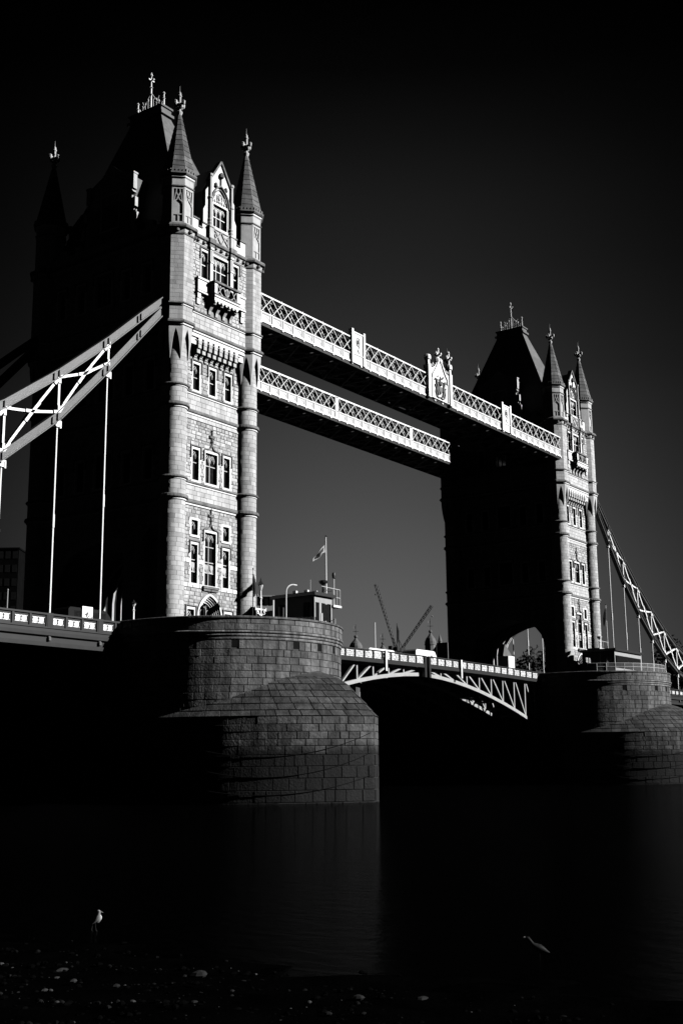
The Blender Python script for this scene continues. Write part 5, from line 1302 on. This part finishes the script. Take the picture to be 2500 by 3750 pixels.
# ------------------------------------------------------------------ skyline beyond the bridge
def cupola(P, x, y, zb, r, ztop, org):
    b = MB(org=org); b.lathe([(r*0.95, 12), (r*0.95, zb-0.25), (r*1.05, zb-0.2), (r*1.05, zb)], (x, y), 12); t = obj('turret', b, 'far', P)
    H = (ztop-zb); b = MB(org=org)
    b.lathe([(r*1.0, zb), (r*0.97, zb+0.10*H), (r*0.75, zb+0.22*H), (r*0.38, zb+0.33*H), (r*0.16, zb+0.42*H), (r*0.28, zb+0.47*H), (r*0.28, zb+0.52*H), (r*0.08, zb+0.56*H)], (x, y), 14); obj('onion_roof', b, 'slate', t)
    b = MB(org=org); b.tube((x, y, zb+0.5*H), (x, y, ztop), 0.06, n=5)
    for z in (0.70,): 
        zz = zb+z*H; b.bar((x-0.45, y+0.65, zz), (x+0.45, y-0.65, zz), 0.07, 0.09); b.lathe([(0.05, zz-0.25), (0.16, zz), (0.05, zz+0.25)], (x, y), 6)
    obj('finial', b, 'dark', t)
    b = MB(org=org); zz = zb+0.86*H; b.bar((x-0.4, y+0.55, zz), (x+0.05, y-0.05, zz), 0.05, 0.7); obj('weather_vane', b, 'gold', t)
base = (193, 96, 12); T = thing('castle_keep', 'dark medieval keep with onion-domed corner turrets, seen over the bascule deck', 'castle', base)
c_, s_ = (187.2, 104.0), (198.3, 86.9)
r = MB(org=base)
d = Vector((s_[0]-c_[0], s_[1]-c_[1], 0)).normalized(); nrm = Vector((-d.y, d.x, 0))*-1
A = Vector((c_[0], c_[1], 0)); B = Vector((s_[0], s_[1], 0)); q = Vector((0.8, 0.55, 0)).normalized()*16
for z in (12,):
    P4 = [A, B, B+q, A+q]; lo = [(p.x, p.y, 12) for p in P4]; hi = [(p.x, p.y, 32.0) for p in P4]; r.grid([lo+[lo[0]], hi+[hi[0]]]); r.face(hi)
obj('wall', r, 'far', T)
for (x, y, zb, rr, zt_) in ((187.2, 104.0, 33.9, 1.85, 40.6), (191.6, 98.1, 32.6, 1.3, 38.1), (198.3, 86.9, 34.8, 1.65, 41.9)): cupola(T, x, y, zb, rr, zt_, base)
r = MB(org=base); r.box(199.1, 202, 82.0, 85.5, 12, 35.1); obj('stair_block', r, 'far', T)
r = MB(org=base); r.lathe([(0.55, 12), (0.55, 35.4), (0.62, 35.5), (0.3, 36.6), (0.05, 37.5)], (199.6, 84.7), 8); obj('turret', r, 'far', T)
def far_pole(x, y, z0, z1, flag, label, m):
    base = (x, y, 12.0); T = thing('flagpole', label, 'flagpole', base); r = MB(org=base); r.tube((x, y, 12.0), (x, y, z1), 0.2, 0.12, n=6); obj('pole', r, m, T)
    if flag:
        r = MB(); loft(r, [(x, y, z1-0.5, .1), (x+0.2, y-.25, z1-2, .35), (x+0.15, y-.2, z1-4, .4), (x, y-.05, z1-5.5, .1)], 7); fo = obj('furled_flag', r, 'dcloth'); tag(fo, flag, 'flag')
far_pole(190.2, 99.6, 33, 41.0, None, 'white flagpole between the left and middle onion domes', 'paintw')
far_pole(193.5, 94.6, 33, 40.7, 'dark furled flag on the pole between the two crane jibs', 'dark flagpole standing between the two crane jibs', 'dark')
# lattice cranes
def crane(x, y, z0, zb, tip, label):
    base = (x, y, z0); T = thing('tower_crane', label, 'crane', base, 'luffing cranes on the skyline'); org = base
    r = MB(org=org); w = 1.0
    for a, b in ((-w, -w), (w, -w), (w, w), (-w, w)): r.tube((x+a, y+b, z0), (x+a, y+b, zb), 0.14, n=4)
    z = z0
    while z < zb-2: 
        r.tube((x-w, y-w, z), (x+w, y-w, z+2), 0.08, n=4); r.tube((x-w, y+w, z), (x-w, y-w, z+2), 0.08, n=4); z += 2
    obj('mast', r, 'dark', T)
    r = MB(org=org); r.box(x-2.2, x+1.4, y-1.2, y+1.2, zb, zb+1.6); r.box(x-4.5, x-2.2, y-0.9, y+0.9, zb+0.2, zb+1.8); r.tube((x-1.5, y, zb+1.5), (x-2.0, y, zb+5.5), 0.2, n=4); r.tube((x+1, y, zb+1.5), (x-2.0, y, zb+5.5), 0.15, n=4); obj('cab', r, 'dark', T)
    A = Vector((x, y, zb+1)); B = Vector(tip); dj = (B-A); L = dj.length; dj.normalize(); u = dj.cross(Vector((CAM.x-x, CAM.y-y, 0)).normalized()).normalized(); v = dj.cross(u)
    r = MB(org=org); ws = 0.75
    co = [u*ws+v*ws*0.6, -u*ws+v*ws*0.6, -v*ws]
    for c in co: r.tube(A+c*0.6, B+c*0.8, 0.13, n=4)
    n = int(L/1.7)
    for k in range(n):
        p = A+dj*L*k/n; q = A+dj*L*(k+1)/n
        for i in range(3): r.tube(p+co[i]*0.8, q+co[(i+1) % 3]*0.8, 0.09, n=4)
    obj('lattice_jib', r, 'dark', T)
    r = MB(org=org); r.tube(tuple(B), tuple(B+Vector((0, 0, -4.3))), 0.05, n=4); r.lathe([(0.1, B.z-5.0), (0.45, B.z-4.6), (0.1, B.z-4.2)], (B.x, B.y), 6); obj('hook', r, 'far', T)
crane(352.9, 198.0, 1, 50.5, (348.3, 204.9, 79.6), 'left crane with its steep jib leaning to the left over the skyline')
crane(354.2, 196.0, 1, 50.0, (361.3, 184.5, 69.7), 'right crane with its lower jib rising to the right over the skyline')
# far buildings
def building(name, label, cx, cy, w, d, z0, z1, rot, m, floors, bays, lit=0.0):
    base = (cx, cy, z0); T = thing(name, label, 'building', base, rot=rot)
    r = MB(); r.box(-w/2, w/2, -d/2, d/2, 0, z1-z0); r.box(-w/2-.3, w/2+.3, -d/2-.3, d/2+.3, z1-z0, z1-z0+0.5); obj('wall', r, m, T)
    fh = (z1-z0)/floors; bw = w/bays
    wm_ = MB(); wm_.box(-bw*0.34, bw*0.34, -0.05, 0.05, 0, fh*0.55); me = wm_.mesh('window', M['glass'])
    for f in range(floors):
        for b in range(bays): obj('window', me, 'glass', T, (-w/2+bw*(b+0.5), -d/2-0.04, fh*(f+0.3)))
    return T
building('office_block', 'dark office block at the far left edge behind the suspension rods', 170.5, 233.5, 14, 12, 1, 72.5, rad(-55), 'fardark', 16, 6)
building('apartment_block', 'white modern block with windows showing between lamp post and near cabin', 244.6, 182.5, 6.5, 8, 1, 60.6, rad(-55), 'farw', 14, 4)
building('brick_block', 'grey building with a pitched gable behind the ornate lantern post', 239.8, 186.5, 7, 8, 1, 61.0, rad(-55), 'far', 14, 3)
# stone kiosk in front of the far arch
base = (66.6, -4.9, 14.3); T = thing('kiosk', 'small white hut with sloping dark roof in front of the far tower arch', 'hut', base)
r = MB(org=base); r.box(65.6, 67.4, -5.9, -4.2, 14.3, 17.5); obj('wall', r, 'paintw', T)
r = MB(org=base); r.prism([(65.2, 17.5), (67.9, 17.5), (67.7, 17.75), (65.9, 19.2), (65.6, 18.6)], -5.3, -4.4); obj('sloping_roof', r, 'slate', T)
# trees
def tree(cx, cy, z0, h, w, label, n=900, seed=1, group=None):
    random.seed(seed); base = (cx, cy, z0); T = thing('tree', label, 'tree', base, group)
    r = MB(org=base); r.tube((cx, cy, z0), (cx, cy, z0+h*0.55), w*0.06, w*0.035, n=8)
    for k in range(6):
        a = k*1.05; r.tube((cx, cy, z0+h*0.35+0.02*k*h), (cx+w*0.35*math.cos(a), cy+w*0.35*math.sin(a), z0+h*0.7), w*0.03, w*0.008, n=5)
    obj('trunk', r, 'bark', T)
    r = MB(org=base); cl = [(rnd(-.34, .34)*w, rnd(-.34, .34)*w, h*rnd(0.42, 0.88), rnd(.13, .24)*w) for _ in range(16)]
    for _ in range(n):
        c = random.choice(cl); a, b = rnd(0, 6.28), math.acos(rnd(-1, 1)); q = c[3]*rnd(0.6, 1.08); p = Vector((cx+c[0]+q*math.sin(b)*math.cos(a), cy+c[1]+q*math.sin(b)*math.sin(a), z0+c[2]+q*math.cos(b)*0.85))
        u = Vector((rnd(-1, 1), rnd(-1, 1), rnd(-1, 1))).normalized(); v = u.orthogonal().normalized(); s2 = w*rnd(.02, .045)
        r.face([p+u*s2, p+v*s2*0.7, p-u*s2, p-v*s2*0.7], rnd(0.6, 1.4))
    obj('crown', r, 'leaf', T)
tree(213.5, 62.5, 12, 21.5, 17, 'dark tree seen through the arch of the farther tower, right part', 1500, 11, 'trees behind the far arch')
tree(210.5, 68.5, 12, 18.0, 12, 'lower dark tree seen through the left part of the far arch', 1200, 12, 'trees behind the far arch')
tree(246.5, 36.5, 12, 27, 16, 'dark tree behind the right-hand suspension chain, nearer the tower', 1500, 13, 'trees at the right edge')
tree(247.5, 25.5, 12, 29, 18, 'taller dark tree behind the chain at the very right edge', 1500, 14, 'trees at the right edge')
tree(228, 40.5, 12, 17, 13, 'low dark tree behind the far pier cabin railing', 1200, 15, 'trees at the right edge')

# ------------------------------------------------------------------ the foreshore: birds and pebbles
Rt = Vector((0.578, -0.816, 0))
def pt(o, a, z, s=0.0):   # a along picture right, s towards the camera side
    return (o[0]+Rt.x*a-0.816*s, o[1]+Rt.y*a-0.578*s, o[2]+z)
O = (-66.95, -66.02, 0.0); kx = 0.000497
def bp_(u, v, s=0): return pt(O, (u-590)*kx, (1165-v)*kx, s)
T = thing('gull', 'young mottled gull standing upright at the water edge, lower left', 'bird', O); org = O; sd3 = (0.816, 0.578, 0)
r = MB(org=org)
def L(pts, sq=0.8, tone=1.0): loft(r, [(*bp_(u, v), rr*kx) for u, v, rr in pts], 12, sd3, sq, tone)
L([(600, 470, 20), (625, 440, 62), (655, 450, 82), (668, 480, 84), (664, 530, 72), (660, 575, 80), (672, 640, 104), (655, 710, 120), (620, 780, 108), (565, 830, 75), (510, 855, 42), (455, 890, 16)], 0.8)
obj('body', r, 'feather', T, smooth=True)
r = MB(org=org); L([(700, 455, 50), (770, 470, 24), (815, 478, 14), (845, 500, 4)], 0.6); obj('beak', r, 'sooty', T, smooth=True)
r = MB(org=org); L([(715, 580, 40), (735, 640, 58), (722, 700, 66), (690, 760, 56), (650, 820, 30)], 0.9); obj('breast', r, 'fwhite', T, smooth=True)
for s in (1, -1):
    r = MB(org=org); loft(r, [(*bp_(u, v, s*0.042), rr*kx) for u, v, rr in ((640, 600, 30), (625, 680, 62), (585, 770, 60), (520, 840, 34), (440, 900, 8))], 10, sd3, 0.3, 0.6); obj('wing', r, 'feather', T, smooth=True)
    r = MB(org=org); p = Vector(bp_(680, 447, s*0.031)); r.lathe([(0.001, p.z-0.011), (0.012, p.z), (0.001, p.z+0.011)], (p.x, p.y), 8); obj('eye', r, 'black', T)
for (u0, u1, s) in ((560, 590, 0.015), (430, 405, -0.01)):
    r = MB(org=org); r.tube(bp_(u0 if u0 > 500 else 520, 830, s), bp_(u0, 960 if u0 > 500 else 985, s), 0.006, n=6); r.tube(bp_(u0, 955 if u0 > 500 else 980, s), bp_(u1, 1150, s), 0.0045, n=6)
    for a in (-0.015, 0.0, 0.015): r.tube(bp_(u1, 1150, s), bp_(u1+45, 1168, s+a), 0.004, 0.002, n=5)
    obj('leg', r, 'pebble', T)
O = (-66.6, -72.9, 0.0)
O2 = (-65.3, -74.5, 0.02); T = thing('water_bird', 'dark bird with a pale bill tip resting low at the water edge, lower right', 'bird', O2)
r = MB(org=O2)
def q2(a, z): return pt(O2, a, z)
loft(r, [(*q2(a, z), rr) for a, z, rr in ((-0.145, 0.235, .012), (-0.12, 0.25, .03), (-0.09, 0.245, .034), (-0.05, 0.2, .026), (-0.02, 0.15, .04), (0.05, 0.11, .062), (0.13, 0.075, .058), (0.2, 0.04, .03), (0.25, 0.02, .008))], 10, sd3, 1.0); obj('body', r, 'black', T, smooth=True)
r = MB(org=O2); loft(r, [(*q2(a, z), rr) for a, z, rr in ((-0.13, 0.25, .018), (-0.155, 0.262, .02), (-0.185, 0.25, .006))], 8, sd3, .8); obj('beak', r, 'feather', T, smooth=True)
r = MB(org=O2); loft(r, [(*q2(a, z), rr) for a, z, rr in ((0.02, 0.15, .02), (0.1, 0.13, .03), (0.2, 0.06, .012))], 8, sd3, .8); obj('wing', r, 'black', T, smooth=True)
for s in (-0.02, 0.02):
    r = MB(org=O2); r.tube(pt(O2, 0.08, 0.08, s), pt(O2, 0.09, -0.06, s), 0.006, n=5); obj('leg', r, 'black', T)
random.seed(21)
def ground(x, y): 
    d = max(0, -66.3-x); return -0.06+0.05*d*(0.6+0.4*min(1, d/8))+(0.035*math.sin(x*3.1+y*1.7)+0.03*math.sin(y*2.3-x*1.3))*min(1, d/2)
r = MB()
OCT = [(1, 0, 0), (0, 1, 0), (-1, 0, 0), (0, -1, 0), (0, 0, 1), (0, 0, -1), (.62, .62, .45), (-.62, .62, .4), (-.6, -.62, .5), (.62, -.6, .42)]
def rock(x, y, sz, tone):
    z = ground(x, y); n = 7; rows = []
    ex, ey, ez, ph = rnd(.7, 1.4), rnd(.7, 1.3), rnd(.4, .8), rnd(0, 6)
    j = [rnd(.8, 1.2) for _ in range(n)]
    for zz, q in ((-0.5, .7), (0.1, 1.0), (0.65, 0.72), (0.95, 0.25)):
        rows.append([(x+sz*ex*q*j[k]*math.cos(ph+6.283*k/n), y+sz*ey*q*j[k]*math.sin(ph+6.283*k/n), z+sz*ez*zz) for k in range(n)])
    r.grid(rows, tone, close=True); r.face(rows[-1], tone)
for _ in range(5200):
    x = -67.5-random.betavariate(1.6, 1.5)*9.5; y = rnd(-84, -60); sz = 0.012+0.045*random.random()**3
    if x > -69.5 and random.random() < 0.8: continue
    rock(x, y, sz, 0.05 if random.random() < 0.8 else (rnd(0.1, 0.5) if random.random() < .8 else rnd(.5, 1.6)))
obj('pebble_scatter', r, 'pebble', None, kind='stuff')
def stone_thing(x, y, sz, label, m='pebble', tone=0.55):
    global r
    r = MB(org=(x, y, ground(x, y))); rock(x, y, sz, tone); o = obj('beach_stone', r, m, None, (x, y, ground(x, y))); tag(o, label, 'stone', 'larger pale stones on the foreshore')
stone_thing(-66.9, -72.95, 0.035, 'small bright white stone alone at the water edge, lower centre right', 'white', 1.0)
stone_thing(-71.2, -69.8, 0.09, 'pale flat stone among the pebbles at the lower left edge')
stone_thing(-70.2, -71.6, 0.10, 'pale angular stone near the bottom left of the pebble bed')
stone_thing(-70.5, -74.6, 0.09, 'pale stone at the bottom centre of the pebble bed')
stone_thing(-69.9, -75.2, 0.08, 'pale stone just right of the bottom centre pebbles')
